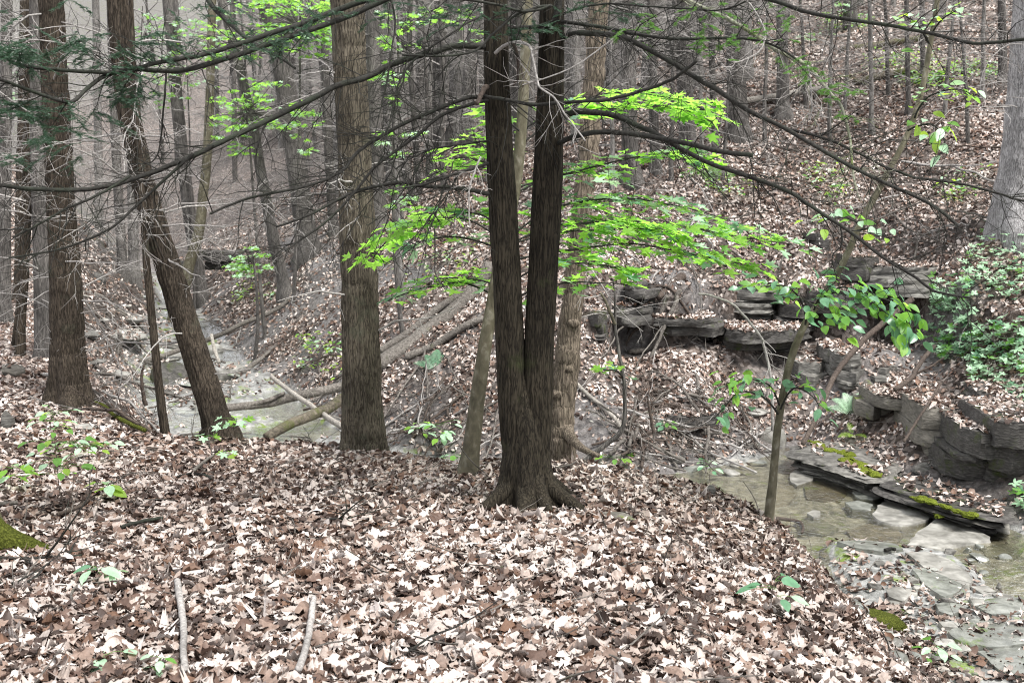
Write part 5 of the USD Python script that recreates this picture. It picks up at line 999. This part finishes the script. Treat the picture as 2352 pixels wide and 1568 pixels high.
def spray(lf, rng, pts, Ys, n, shape, size, mats, probs, spread=(.35, .07), tilt=.28, t=None, w=(5, 2), bm='branch_dark', lo=.15, droop=.22, twig=True):
    """A flat spray: a thin limb through pts with leaves on side twigs held level around it."""
    q = np.array([P(a, b, y) for (a, b), y in zip(pts, np.linspace(*Ys, len(pts)))])
    ax, _ = limb_axis(q, np.ones(len(q)), 40)
    if t is not None:
        b = part(t, 'branch', limb(q, [pxw(k, p) / 2 for k, p in zip(np.linspace(*w, len(q)), q)], 7, 8 * len(q), wob=.01, seed=int(pts[0][1])), bm)
    u = rng.uniform(lo, 1.0, n); base = np.stack([np.interp(u, np.linspace(0, 1, 40), ax[:, k]) for k in range(3)], 1); tan = unit(np.gradient(ax, axis=0))[np.minimum((u * 39).astype(int), 39)]
    side = unit(np.cross(tan, [0, 0, 1.0])) * rng.choice([-1, 1], n)[:, None]
    off = side * (rng.uniform(.05, 1, n) * spread[0] * (1.15 - .7 * u))[:, None] + tan * rng.normal(0, .08, (n, 1)) + np.array([0, 0, 1.0]) * rng.normal(0, spread[1], (n, 1))
    pos = base + off
    if t is not None and twig:
        k = np.linspace(0, 1, 4)[None, :, None]; pl = base[:, None] * (1 - k) + pos[:, None] * k; pl[:, 1:3] += rng.normal(0, .012, (n, 2, 3))
        part(b, 'twigs', tubes(pl, np.linspace(.0026, .0012, 4)[None] * np.ones((n, 1))), bm, kind='stuff')
    for k in range(n):
        d = unit(side[k] * .7 + tan[k] * .8 + rng.normal(0, .45, 3) * [1, 1, .3]); up = unit(np.array([0, 0, 1.0]) + rng.normal(0, tilt, 3))
        lf.add(green_leaf(shape, pos[k], d, up, size * rng.uniform(.7, 1.2), rng, droop), mats[rng.choice(len(mats), p=probs)])
rng = np.random.default_rng(5)
# --- the young maple with the bright level sprays
MT = thing('maple_tree', 'young smooth-barked maple with bright lime leaves in level layers, behind the twin trunk', 'tree', P(1074, 1082, 9.6))
_pl, _rl, _ = trunk_line([(1074, 1084, 46), (1082, 1030, 40), (1096, 920, 35), (1113, 800, 31), (1130, 700, 28), (1146, 610, 27), (1162, 540, 27), (1178, 460, 27), (1192, 360, 26), (1200, 260, 25), (1206, 150, 24), (1209, 80, 24)], 9.6)
part(MT, 'trunk', limb(_pl, _rl, 36, 110, bark(71, .03, 3, 5, .2, .15)), 'bark_smooth')
LIME, MIX, COOL = (('leaf_lime', 'leaf_green', 'leaf_teal'), p) if False else (('leaf_lime', 'leaf_green', 'leaf_teal'), [.72, .22, .06]), (('leaf_lime', 'leaf_green', 'leaf_teal', 'leaf_pale'), [.42, .30, .12, .16]), (('leaf_lime', 'leaf_green', 'leaf_teal', 'leaf_pale'), [.12, .26, .22, .40])
lf = Leafer(300)
for pts, n, (ms, pr), sp, yy in [
    ([(1200, 330), (1300, 268), (1400, 252), (1520, 244), (1648, 286)], 74, LIME, (.40, .055), (9.6, 10.3)),
    ([(1196, 300), (1310, 245), (1440, 212), (1560, 230), (1620, 255)], 60, LIME, (.36, .045), (9.7, 10.6)),
    ([(1192, 300), (1150, 272), (1105, 262)], 14, LIME, (.2, .05), (9.5, 9.6)),
    ([(1184, 430), (1110, 372), (1060, 362), (1015, 390)], 26, LIME, (.30, .08), (9.6, 10.6)),
    ([(1186, 400), (1120, 345), (1085, 325)], 22, LIME, (.22, .06), (9.6, 10.2)),
    ([(1190, 430), (1330, 392), (1480, 358), (1560, 350), (1640, 378)], 62, MIX, (.36, .06), (9.7, 11.2)),
    ([(1190, 440), (1290, 400), (1350, 395), (1420, 410)], 26, COOL, (.3, .06), (9.8, 11.0)),
    ([(1160, 560), (1050, 500), (960, 512), (900, 545), (856, 594)], 62, LIME, (.42, .05), (9.6, 10.2)),
    ([(1165, 540), (1090, 490), (1010, 485), (950, 520)], 30, MIX, (.36, .05), (9.6, 10.9)),
    ([(1158, 575), (1050, 545), (985, 550), (930, 570)], 22, COOL, (.36, .05), (9.7, 11)),
    ([(1176, 540), (1300, 470), (1420, 455), (1540, 470), (1700, 515)], 80, COOL, (.45, .05), (9.7, 11.4)),
    ([(1172, 560), (1300, 515), (1440, 508), (1580, 522), (1700, 545), (1820, 560)], 118, MIX, (.48, .07), (9.6, 10.8)),
    ([(1172, 560), (1320, 530), (1460, 525), (1560, 545)], 60, LIME, (.34, .06), (9.5, 9.9)),
    ([(1166, 600), (1300, 575), (1440, 560), (1560, 578), (1660, 598), (1735, 612)], 80, MIX, (.40, .06), (9.6, 10.6)),
    ([(1150, 690), (1060, 650), (970, 662), (890, 692)], 24, COOL, (.40, .05), (9.6, 10.8)),
    ([(1150, 660), (1080, 640), (1010, 640)], 22, LIME, (.26, .05), (9.5, 10)),
    ([(1160, 660), (1270, 606), (1340, 604), (1420, 615), (1478, 624)], 36, LIME, (.28, .05), (9.3, 9.2)),
    ([(1160, 700), (1260, 655), (1340, 648), (1440, 655)], 16, MIX, (.22, .06), (9.3, 9.2))]:
    spray(lf, rng, pts, yy, int(n * 1.4), MAPLE, .15, ms, pr, (sp[0] * 1.15, sp[1] * .65), .17, MT)
lf.build(MT, rng)
# --- the broad-leaved sapling at the rim
ST = thing('sapling', 'slender sapling with broad oval leaves rising across the right bank', 'tree', P(1772, 1148, 9.7))
SP = [(a, b, w * .76) for a, b, w in [(1770, 1150, 29), (1776, 1090, 25), (1784, 1000, 23), (1796, 920, 22), (1818, 820, 22), (1846, 750, 21), (1884, 690, 21), (1925, 625, 21), (1952, 570, 20), (1975, 515, 20), (2004, 462, 19), (2032, 410, 18), (2072, 335, 17), (2100, 270, 17), (2118, 205, 16), (2132, 130, 16), (2146, 50, 15), (2156, -20, 15)]]
_pl, _rl, _ = trunk_line(SP, 9.7)
part(ST, 'trunk', limb(_pl, _rl, 22, 140, bark(83, .05, 3, 6, .1, .1), wob=.008, seed=3), 'bark_smooth')
lf = Leafer(300); GRN = (('leaf_green', 'leaf_teal', 'leaf_lime'), [.42, .46, .12]); PAL_ = (('leaf_pale', 'leaf_young', 'leaf_green'), [.45, .3, .25])
for pts, n, (ms, pr), sp, yy, sz in [
    ([(1850, 745), (1840, 690), (1790, 655), (1740, 660), (1705, 662)], 22, GRN, (.22, .05), (9.6, 9.2), .135), ([(1870, 712), (1900, 670), (1960, 680), (2030, 715), (2080, 770)], 46, GRN, (.30, .09), (9.6, 9.2), .14),
    ([(1880, 695), (1940, 660), (2010, 680), (2060, 700), (2105, 790)], 38, GRN, (.26, .08), (9.6, 9.0), .14), ([(1865, 720), (1850, 690), (1900, 720), (1940, 745)], 22, GRN, (.22, .08), (9.5, 9.0), .14),
    ([(1790, 930), (1760, 880), (1710, 870), (1660, 900)], 18, GRN, (.2, .06), (9.6, 9.2), .13), ([(1788, 950), (1740, 905), (1700, 900), (1655, 945), (1640, 960)], 12, GRN, (.14, .07), (9.6, 9.2), .13),
    ([(1792, 940), (1830, 890), (1860, 905), (1880, 930)], 12, GRN, (.14, .06), (9.6, 9.3), .13), ([(2100, 270), (2130, 225), (2190, 205), (2240, 225)], 16, PAL_, (.16, .05), (9.6, 9.0), .12),
    ([(2085, 300), (2130, 285), (2160, 300), (2172, 335)], 9, PAL_, (.10, .06), (9.6, 9.0), .14), ([(2134, 100), (2100, 50), (2075, 35)], 9, PAL_, (.10, .07), (9.6, 9.2), .125), ([(2140, 80), (2170, 40), (2215, 20)], 8, PAL_, (.1, .05), (9.6, 9.2), .12),
    ([(1975, 515), (1930, 500), (1880, 515)], 12, PAL_, (.16, .04), (9.6, 9.2), .13), ([(1970, 530), (2000, 525), (2030, 530)], 5, PAL_, (.08, .04), (9.6, 9.2), .13)]:
    spray(lf, rng, pts, yy, int(n * 1.7), OVATE, sz * .82, ms, pr, sp, .45, ST, droop=.35)
lf.build(ST, rng)
# maple tuft on the crooked sapling
lf = Leafer(); spray(lf, rng, [(1433, 870), (1410, 850), (1375, 850)], (12.6, 12.4), 12, MAPLE, .13, *LIME, (.16, .03), .25, CURVY); lf.build(CURVY, rng)
# --- leaf-filled young maples further back
def far_bush(label, clumps, Y, stem, m, probs, size=.13, shape=MAPLE, seed=1):
    rr = np.random.default_rng(seed); s0 = G(*stem); Yb = Y
    base = P(stem[0], stem[1], Yb); base[2] = tz(base[0], base[1])
    t = thing('maple_sapling', label, 'tree', base); top = P(clumps[0][0], clumps[0][1], Yb)
    part(t, 'trunk', limb([base - [0, 0, .2], base + (top - base) * .5 + rr.normal(0, .1, 3), top + [0, 0, .6]], [.05, .035, .015], 9, 18, wob=.03, seed=seed), 'bark_far')
    by = {}; tw = []
    for cx, cy, rx, ry, n in clumps:
        for k in range(n):
            if k % 9 == 0: cz = (rr.uniform(-1, 1), rr.uniform(-1, 1), rr.uniform(-.6, .6))
            p = P(cx + rx * (cz[0] + rr.normal(0, .16)), cy + ry * (cz[1] + rr.normal(0, .05)), Yb + cz[2] * 1.2 + rr.normal(0, .25))
            mm = m[rr.choice(len(m), p=probs)]; a = rr.uniform(0, 6.3)
            by.setdefault(mm, []).append(green_leaf(shape, p, np.array([math.cos(a), math.sin(a), -.15]), unit(np.array([0, -.1, 1]) + rr.normal(0, .3, 3)), size * rr.uniform(.75, 1.25), rr))
            if k % 9 == 0: q0 = top + (p - top) * .15; tw.append(np.array([q0, q0 + (p - q0) * .5 + rr.normal(0, .08, 3), p]))
    for mm, ls in by.items(): part(t, 'foliage', join(ls), mm, kind='stuff')
    part(t, 'twigs', tubes(np.array(tw), np.tile([.012, .008, .004], (len(tw), 1))), 'bark_far', kind='stuff')
LM3 = (('leaf_lime', 'leaf_green', 'leaf_pale'), [.5, .3, .2])
far_bush('airy lime-leaved maple high behind the thick slope trunk', [(690, 60, 90, 60, 420), (560, 95, 90, 40, 240), (650, 20, 110, 25, 200), (740, 100, 40, 30, 120)], 27, (668, 560), *LM3, seed=1)
far_bush('bright young maple behind the trunk bending left', [(565, 260, 70, 45, 220), (590, 200, 60, 30, 110), (530, 320, 45, 35, 110), (690, 290, 45, 60, 140)], 26, (600, 520), *LM3, seed=2)
far_bush('green leafy shrub low on the slope beyond the leaning trunk', [(572, 596, 42, 30, 170), (545, 620, 26, 16, 60)], 24.5, (575, 640), ('leaf_pale', 'leaf_green', 'leaf_lime'), [.4, .4, .2], .11, seed=3)
far_bush('thin-leaved maple between the straight hemlock and the twin trunk, high up', [(915, 75, 45, 50, 130), (880, 170, 40, 30, 60), (985, 45, 40, 25, 50)], 25, (930, 420), *LM3, seed=4)
far_bush('small maple with scattered leaves behind the straight hemlock', [(905, 205, 35, 40, 60), (930, 330, 60, 30, 60), (930, 440, 40, 50, 60)], 20, (925, 560), ('leaf_pale', 'leaf_green', 'leaf_lime'), [.4, .4, .2], .12, seed=5)
far_bush('soft pale green young tree far up the creek, left', [(60, 130, 70, 50, 200), (30, 230, 50, 40, 120)], 30, (70, 640), ('leaf_pale', 'leaf_green'), [.6, .4], .11, seed=6)
far_bush('soft green understory tree above the far creek bend', [(430, 150, 60, 50, 190), (450, 60, 60, 40, 150), (400, 240, 40, 30, 80)], 34, (440, 560), ('leaf_pale', 'leaf_green', 'leaf_lime'), [.5, .3, .2], .13, seed=7)
far_bush('pale leafy young tree between leaning trunk and its dark neighbour', [(330, 60, 60, 40, 160), (350, 160, 30, 40, 80)], 36, (345, 600), ('leaf_pale', 'leaf_green'), [.6, .4], .13, seed=8)
far_bush('high thin green foliage behind the left stem of the twin trunk', [(1020, 30, 60, 25, 110), (1090, 70, 30, 30, 50)], 30, (1020, 360), ('leaf_pale', 'leaf_green', 'leaf_lime'), [.4, .4, .2], .12, seed=9)
far_bush('pale green leaves above the mossy upper log', [(1900, 90, 60, 14, 60), (1960, 20, 60, 18, 60)], 33, (1905, 180), ('leaf_pale', 'leaf_green'), [.6, .4], .12, seed=10)
# --- creeper on the right bank
def creeper(label, poly, n, seed, size=.175, hl=(.05, .28), mats=('leaf_pale', 'leaf_teal', 'leaf_green'), pr=(.72, .12, .16)):
    rr = np.random.default_rng(seed); pg = shapely.Polygon(poly); x0, y0, x1, y1 = pg.bounds; lf = Leafer(300); stems = []
    c = G(*np.mean(poly, 0)); t = thing('creeper_plant', label, 'creeper', c); k = 0
    while k < n:
        px, py = rr.uniform(x0, x1), rr.uniform(y0, y1)
        if not pg.contains(shapely.Point(px, py)): continue
        k += 1; g = G(px, py); nr = tn(g[0:1], g[1:2])[0]; h = rr.uniform(*hl); p = g + unit(nr * .6 + [0, -.15, .7]) * h
        a = rr.uniform(0, 6.3); d = np.array([math.cos(a), math.sin(a) - .35, -.12])
        lf.add(green_leaf(FIVE, p, d, unit(nr * .5 + np.array([0, -.25, .8]) + rr.normal(0, .2, 3)), size * rr.uniform(.7, 1.25), rr, .18), mats[rr.choice(3, p=pr)]); stems.append(np.array([g, (g + p) / 2 + rr.normal(0, .015, 3), p]))
    part(t, 'stems', tubes(np.array(stems), np.tile([.003, .0025, .002], (len(stems), 1))), 'branch_brown', kind='stuff'); lf.build(t, rr)
creeper('pale five-leaved creeper massed over the rocks at the right edge', [(2190, 790), (2260, 755), (2360, 740), (2370, 985), (2290, 965), (2225, 880)], 250, 1)
creeper('creeper trailing down the middle of the right bank', [(2130, 770), (2150, 700), (2220, 690), (2250, 740), (2190, 790), (2190, 850), (2150, 830)], 90, 2)
creeper('creeper clump right of the black hollow', [(2130, 690), (2150, 655), (2230, 640), (2250, 700), (2160, 720)], 50, 3)
creeper('small-leaved creeper below the big pale trunk', [(2200, 640), (2240, 560), (2300, 490), (2365, 470), (2365, 700), (2280, 690)], 230, 4, .12)
creeper('few creeper shoots on the leaves beside the long dark slab', [(2330, 1125), (2370, 1130), (2370, 1180), (2335, 1170)], 12, 5)
# --- ferns
def fern(label, px, py, fronds, L, seed, m='leaf_pale'):
    rr = np.random.default_rng(seed); g = G(px, py); t = thing('fern', label, 'fern', g)
    for az, el in fronds:
        d = np.array([math.cos(az) * math.cos(el), math.sin(az) * math.cos(el), math.sin(el)]); ln = L * rr.uniform(.85, 1.1)
        u = np.linspace(0, 1, 20); ax = g + d * (u * ln)[:, None] - np.array([0, 0, 1.0]) * (ln * .35 * u ** 2)[:, None]
        tan = unit(np.gradient(ax, axis=0)); side = unit(np.cross(tan, [0, -.5, .8])); ms = [tubes(ax[None], np.linspace(.004, .0015, 20)[None])]
        for k in range(3, 20):
            w = ln * .19 * math.sin(math.pi * min(1, (k / 20) ** .7 * .93 + .05)) + .006
            for sg in (-1, 1):
                a = ax[k]; b = a + side[k] * sg * w + tan[k] * w * .35; hw = tan[k] * ln * .0095; mid = (a + b) / 2
                ms.append((np.array([a - hw, a + hw, mid + hw * 1.3, mid - hw * 1.3, b]), np.array([(0, 1, 2), (0, 2, 3), (3, 2, 4)])))
        part(t, 'frond', join(ms), m)
fern('pale green upright fern beside the moss cushion', 1958, 952, [(2.6, .95), (2.0, 1.15), (1.4, 1.25), (.9, 1.1), (.4, .9), (3.0, .6), (2.3, .8), (1.0, .8)], .50, 1)
fern('smaller yellow-green fern drooping below the upright fern', 1960, 1000, [(3.6, .4), (4.2, .5), (5.0, .5), (5.8, .4), (1.6, .9)], .36, 2, 'leaf_young')
fern('dim blue-green fern in front of the dark branchy log', 1000, 850, [(2.8, .6), (2.2, .9), (1.5, 1.1), (.8, .9), (.2, .6)], .55, 3, 'leaf_teal')
fern('small fern on the right slope under the maple sprays', 1650, 420, [(2.7, .7), (2.0, 1.0), (1.2, 1.0), (.5, .7)], .8, 4, 'leaf_green')
# --- seedlings
def seedling(label, px, py, h, leaves, size, shape, mats, pr, seed, lean=(0, 0), tiers=2, name='seedling', r=.004, spread=.5):
    rr = np.random.default_rng(seed); g = G(px, py); t = thing(name, label, 'plant', g); top = g + np.array([lean[0], lean[1], h])
    ax = limb_axis([g - [0, 0, .03], (g + top) / 2 + rr.normal(0, .02, 3), top], [1, 1, 1], 20)[0]
    part(t, 'stem', limb([g - [0, 0, .03], (g + top) / 2 + rr.normal(0, .02, 3), top], [r, r * .8, r * .5], 6, 16), 'branch_brown'); lf = Leafer(300); tw = []
    for k in range(leaves):
        u = 1 - (k % tiers) / max(tiers, 1) * .55 - rr.uniform(0, .08); b = np.array([np.interp(u, np.linspace(0, 1, 20), ax[:, j]) for j in range(3)]); a = k * 2.4 + rr.uniform(-.4, .4)
        d = np.array([math.cos(a), math.sin(a), .12]); p = b + d * size * spread * rr.uniform(.4, 1.6); tw.append(np.array([b, (b + p) / 2 + [0, 0, .008], p]))
        lf.add(green_leaf(shape, p, d + [0, 0, -.25], unit(np.array([0, -.15, 1]) + rr.normal(0, .22, 3)), size * rr.uniform(.75, 1.15), rr, .25), mats[rr.choice(len(mats), p=pr)])
    part(t, 'leaf_stalks', tubes(np.array(tw), np.tile([.002, .0016, .0012], (len(tw), 1))), 'leaf_green', kind='stuff'); lf.build(t, rr)
    return t
SG = (('leaf_pale', 'leaf_green', 'leaf_young'), [.5, .35, .15])
seedling('tallest leafy seedling with a thin dark stem at left', 152, 1185, .62, 24, .105, OVATE, *SG, 1, (-.05, 0), 5, spread=1.6)
seedling('leafy seedling behind the tallest one, near the pale flat stone', 128, 1040, .42, 18, .105, OVATE, *SG, 2, tiers=3, spread=1.5)
seedling('small seedling with yellow-green leaves at the left edge', 30, 1130, .22, 9, .12, OVATE, ('leaf_lime', 'leaf_pale'), [.5, .5], 3)
seedling('seedling with drooping green leaves in front of the upright hemlock', 205, 1070, .20, 12, .11, OVATE, *SG, 4, spread=1.5)
seedling('pale blue-green seedling on the leaves right of the tall seedling', 250, 1150, .14, 7, .14, OVATE, ('leaf_pale', 'leaf_young'), [.7, .3], 5)
seedling('little seedling at lower left above the slanting stick', 224, 1345, .12, 6, .125, OVATE, ('leaf_pale', 'leaf_teal'), [.7, .3], 6)
seedling('two-leaved blue-green seedling near the bottom left', 246, 1530, .06, 3, .11, OVATE, ('leaf_pale',), [1.0], 7)
seedling('tiny seedling beside the grey knobbly stick at the bottom', 374, 1556, .10, 6, .075, OVATE, ('leaf_pale', 'leaf_green'), [.6, .4], 8)
seedling('small round-leaved seedling at the left edge below the mossy root', 8, 1290, .06, 3, .10, OVATE, ('leaf_pale', 'leaf_teal'), [.6, .4], 9)
seedling('maple seedling with lime leaves at the foot of the leaning trunk', 545, 1012, .26, 12, .12, MAPLE, ('leaf_lime', 'leaf_pale'), [.45, .55], 10, spread=1.0)
seedling('low maple seedling left of the leaning trunk foot', 470, 1018, .08, 4, .12, MAPLE, ('leaf_lime', 'leaf_pale'), [.7, .3], 11)
seedling('leafy basswood shoot just left of the smooth young maple', 1020, 1052, .55, 16, .17, OVATE, ('leaf_pale', 'leaf_lime', 'leaf_green'), [.5, .25, .25], 12, (-.05, 0), 4, name='leafy_shoot', spread=.9)
seedling('second leafy shoot left of the basswood shoot', 975, 1030, .42, 8, .15, OVATE, ('leaf_pale', 'leaf_lime'), [.6, .4], 13, (-.1, 0), 3, name='leafy_shoot', spread=.8)
seedling('low leafy clump at the foot of the smooth young maple', 1045, 1068, .16, 12, .15, OVATE, ('leaf_lime', 'leaf_pale', 'leaf_green'), [.4, .4, .2], 14, name='leafy_shoot', spread=.9)
seedling('low bright clump beside the mossy root of the gnarled trunk', 1418, 1062, .09, 10, .14, OVATE, ('leaf_lime', 'leaf_green'), [.5, .5], 15, spread=1.2)
seedling('leafy shoot behind the rim between the crooked sapling and the pool', 1628, 1105, .28, 10, .12, OVATE, ('leaf_teal', 'leaf_pale'), [.5, .5], 16, tiers=3, spread=.9)
seedling('seedling with heart-shaped leaves on the leaf slope below the pool', 1776, 1412, .22, 6, .125, OVATE, ('leaf_pale', 'leaf_teal'), [.6, .4], 17, tiers=3, spread=.7)
seedling('seedling with broad pale leaves near the bottom right corner', 2148, 1545, .26, 8, .135, OVATE, ('leaf_pale', 'leaf_green'), [.7, .3], 18, tiers=2, spread=.7)
seedling('maple seedling on the leaves right of the bent stick', 520, 1060, .10, 6, .10, MAPLE, ('leaf_pale', 'leaf_young'), [.6, .4], 19)
seedling('small green seedling on the clay slide', 1530, 1000, .2, 8, .14, OVATE, ('leaf_teal', 'leaf_green'), [.6, .4], 20)
# ground cover far up the right slope and on the middle slope
def ground_cover(label, polys, n, seed, size=.12):
    rr = np.random.default_rng(seed); by = {}
    for poly in polys:
        pg = shapely.Polygon(poly); x0, y0, x1, y1 = pg.bounds
        for _ in range(n):
            px, py = rr.uniform(x0, x1), rr.uniform(y0, y1)
            if not pg.contains(shapely.Point(px, py)): continue
            g = G(px, py)
            for k in range(3):
                a = rr.uniform(0, 6.3); p = g + np.array([rr.normal(0, .08), rr.normal(0, .08), rr.uniform(.05, .25)])
                by.setdefault(['leaf_pale', 'leaf_green', 'leaf_young'][rr.integers(3)], []).append(green_leaf(ELL, p, np.array([math.cos(a), math.sin(a), -.1]), unit(np.array([0, -.2, 1]) + rr.normal(0, .25, 3)), size * rr.uniform(.7, 1.3), rr))
    t = thing('ground_plants', label, 'plants', G(*np.mean(polys[0], 0)), kind='stuff')
    for m, ls in by.items(): part(t, 'foliage', join(ls), m, kind='stuff')
ground_cover('low green plants dotting the upper right slope', [[(1980, 130), (2140, 125), (2160, 160), (1990, 170)], [(2140, 155), (2290, 150), (2300, 185), (2140, 190)], [(1880, 50), (2000, 40), (2000, 75), (1890, 80)], [(2060, 175), (2180, 180), (2180, 205), (2060, 200)]], 90, 1)
ground_cover('thin scatter of green plants on the middle of the right slope', [[(1840, 380), (1960, 380), (1950, 480), (1860, 470)], [(1560, 400), (1760, 420), (1700, 470), (1560, 440)], [(2150, 420), (2260, 400), (2250, 470), (2160, 470)]], 40, 2)
ground_cover('thin scatter of green plants on the slope left of the twin trunk', [[(890, 560), (1110, 560), (1090, 640), (900, 700)], [(690, 780), (780, 780), (780, 880), (690, 860)], [(520, 660), (600, 650), (640, 690), (540, 700)]], 40, 3)

# ------------------------------------------------------------------ hemlock needles
def needle_mesh(rng, polys, step=.0045, ln=.016, w=.0017):
    vs = []
    for poly in polys:
        seg = np.diff(poly, axis=0); L = np.linalg.norm(seg, axis=1)
        for a, s, l in zip(poly[:-1], seg, L):
            n = max(1, int(l / step)); u = (np.arange(n) + rng.uniform(0, 1, n)) / n; p = a + u[:, None] * s; t = unit(s); side = unit(np.cross(t, [0, 0, 1.0]) + 1e-6)
            for sg in (-1, 1):
                d = unit(side * sg + t * .45 + rng.normal(0, .28, (n, 3))); q = p + d * (ln * rng.uniform(.7, 1.2, (n, 1))); wv = np.cross(d, rng.normal(0, 1, (n, 3))); wv = unit(wv) * w
                vs.append(np.stack([p - wv, p + wv, q + wv * .4, q - wv * .4], 1))
    v = np.concatenate(vs).reshape(-1, 3); k = np.arange(len(v) // 4)[:, None] * 4
    return v, np.vstack([k + np.array([[0, 1, 2]]), k + np.array([[0, 2, 3]])])
rng = np.random.default_rng(15)
TP = np.vstack([p.reshape(-1, 3) for p in TWIGS]); TPX, TPY, _ = proj(TP)
def needles(cx, cy, rx, ry, n, m, size=(.10, .24)):
    n = int(n * 1.6)
    near = np.flatnonzero(((TPX - cx) / rx) ** 2 + ((TPY - cy) / ry) ** 2 < 1)
    for k in range(n):
        if len(near) > 3: b = TP[near[rng.integers(len(near))]]
        else: b = P(cx + rx * rng.uniform(-.8, .8), cy + ry * rng.uniform(-.8, .8), rng.uniform(6.9, 7.4))
        a = rng.uniform(0, 6.3); ln = rng.uniform(*size); d = np.array([[math.cos(a), math.sin(a) * .6, rng.uniform(-.45, .15)]])
        main = grow(rng, b[None], d, np.array([ln]), 6, .12, .05)
        mm = 7; bb, tt, _, _ = along(main, rng, mm, .1, .95); side = unit(np.cross(tt, [0, 0, 1.0])) * rng.choice([-1, 1], (mm, 1))
        subs = grow(rng, bb, tt * .7 + side * .8 + rng.normal(0, .12, (mm, 3)), rng.uniform(.25, .5, mm) * ln, 4, .12, .04)
        v = needle_mesh(rng, [main[0]] + list(subs)); stem = join([tubes(main, np.linspace(.0018, .0008, 6)[None]), tubes(subs, np.full((mm, 4), .0008))])
        part(TWIN, 'needle_spray', join([v, stem]), m)
for a in [(90, 110, 110, 40, 12), (60, 60, 80, 60, 9), (230, 110, 110, 35, 10), (160, 40, 60, 60, 5), (285, 195, 70, 40, 16), (130, 270, 110, 50, 12), (50, 300, 70, 60, 10), (40, 350, 50, 50, 7), (160, 330, 60, 40, 4), (350, 70, 60, 60, 4), (420, 60, 60, 60, 5), (570, 100, 60, 35, 9), (640, 65, 60, 40, 8), (500, 30, 80, 40, 5), (700, 30, 60, 30, 4), (880, 20, 90, 30, 6), (1000, 30, 70, 40, 5), (1100, 40, 50, 40, 4)]:
    needles(*a, 'needle_dark')
for a in [(1225, 58, 60, 22, 14), (1200, 85, 30, 20, 5), (1270, 40, 40, 30, 5)]: needles(*a, 'needle_dark', (.06, .13))
for a in [(1380, 30, 80, 30, 6), (1500, 60, 80, 40, 7), (1600, 20, 80, 30, 6), (1620, 90, 60, 40, 4)]: needles(*a, 'needle_dark' if a[0] < 1450 else 'needle_fresh', (.07, .16))
for a in [(1700, 80, 60, 40, 8), (1790, 70, 50, 50, 7), (1830, 140, 50, 40, 8), (1880, 170, 50, 30, 7), (1920, 220, 45, 35, 7), (1955, 230, 40, 40, 5), (1670, 110, 30, 30, 4), (1780, 20, 40, 30, 3)]: needles(*a, 'needle_fresh', (.05, .10))
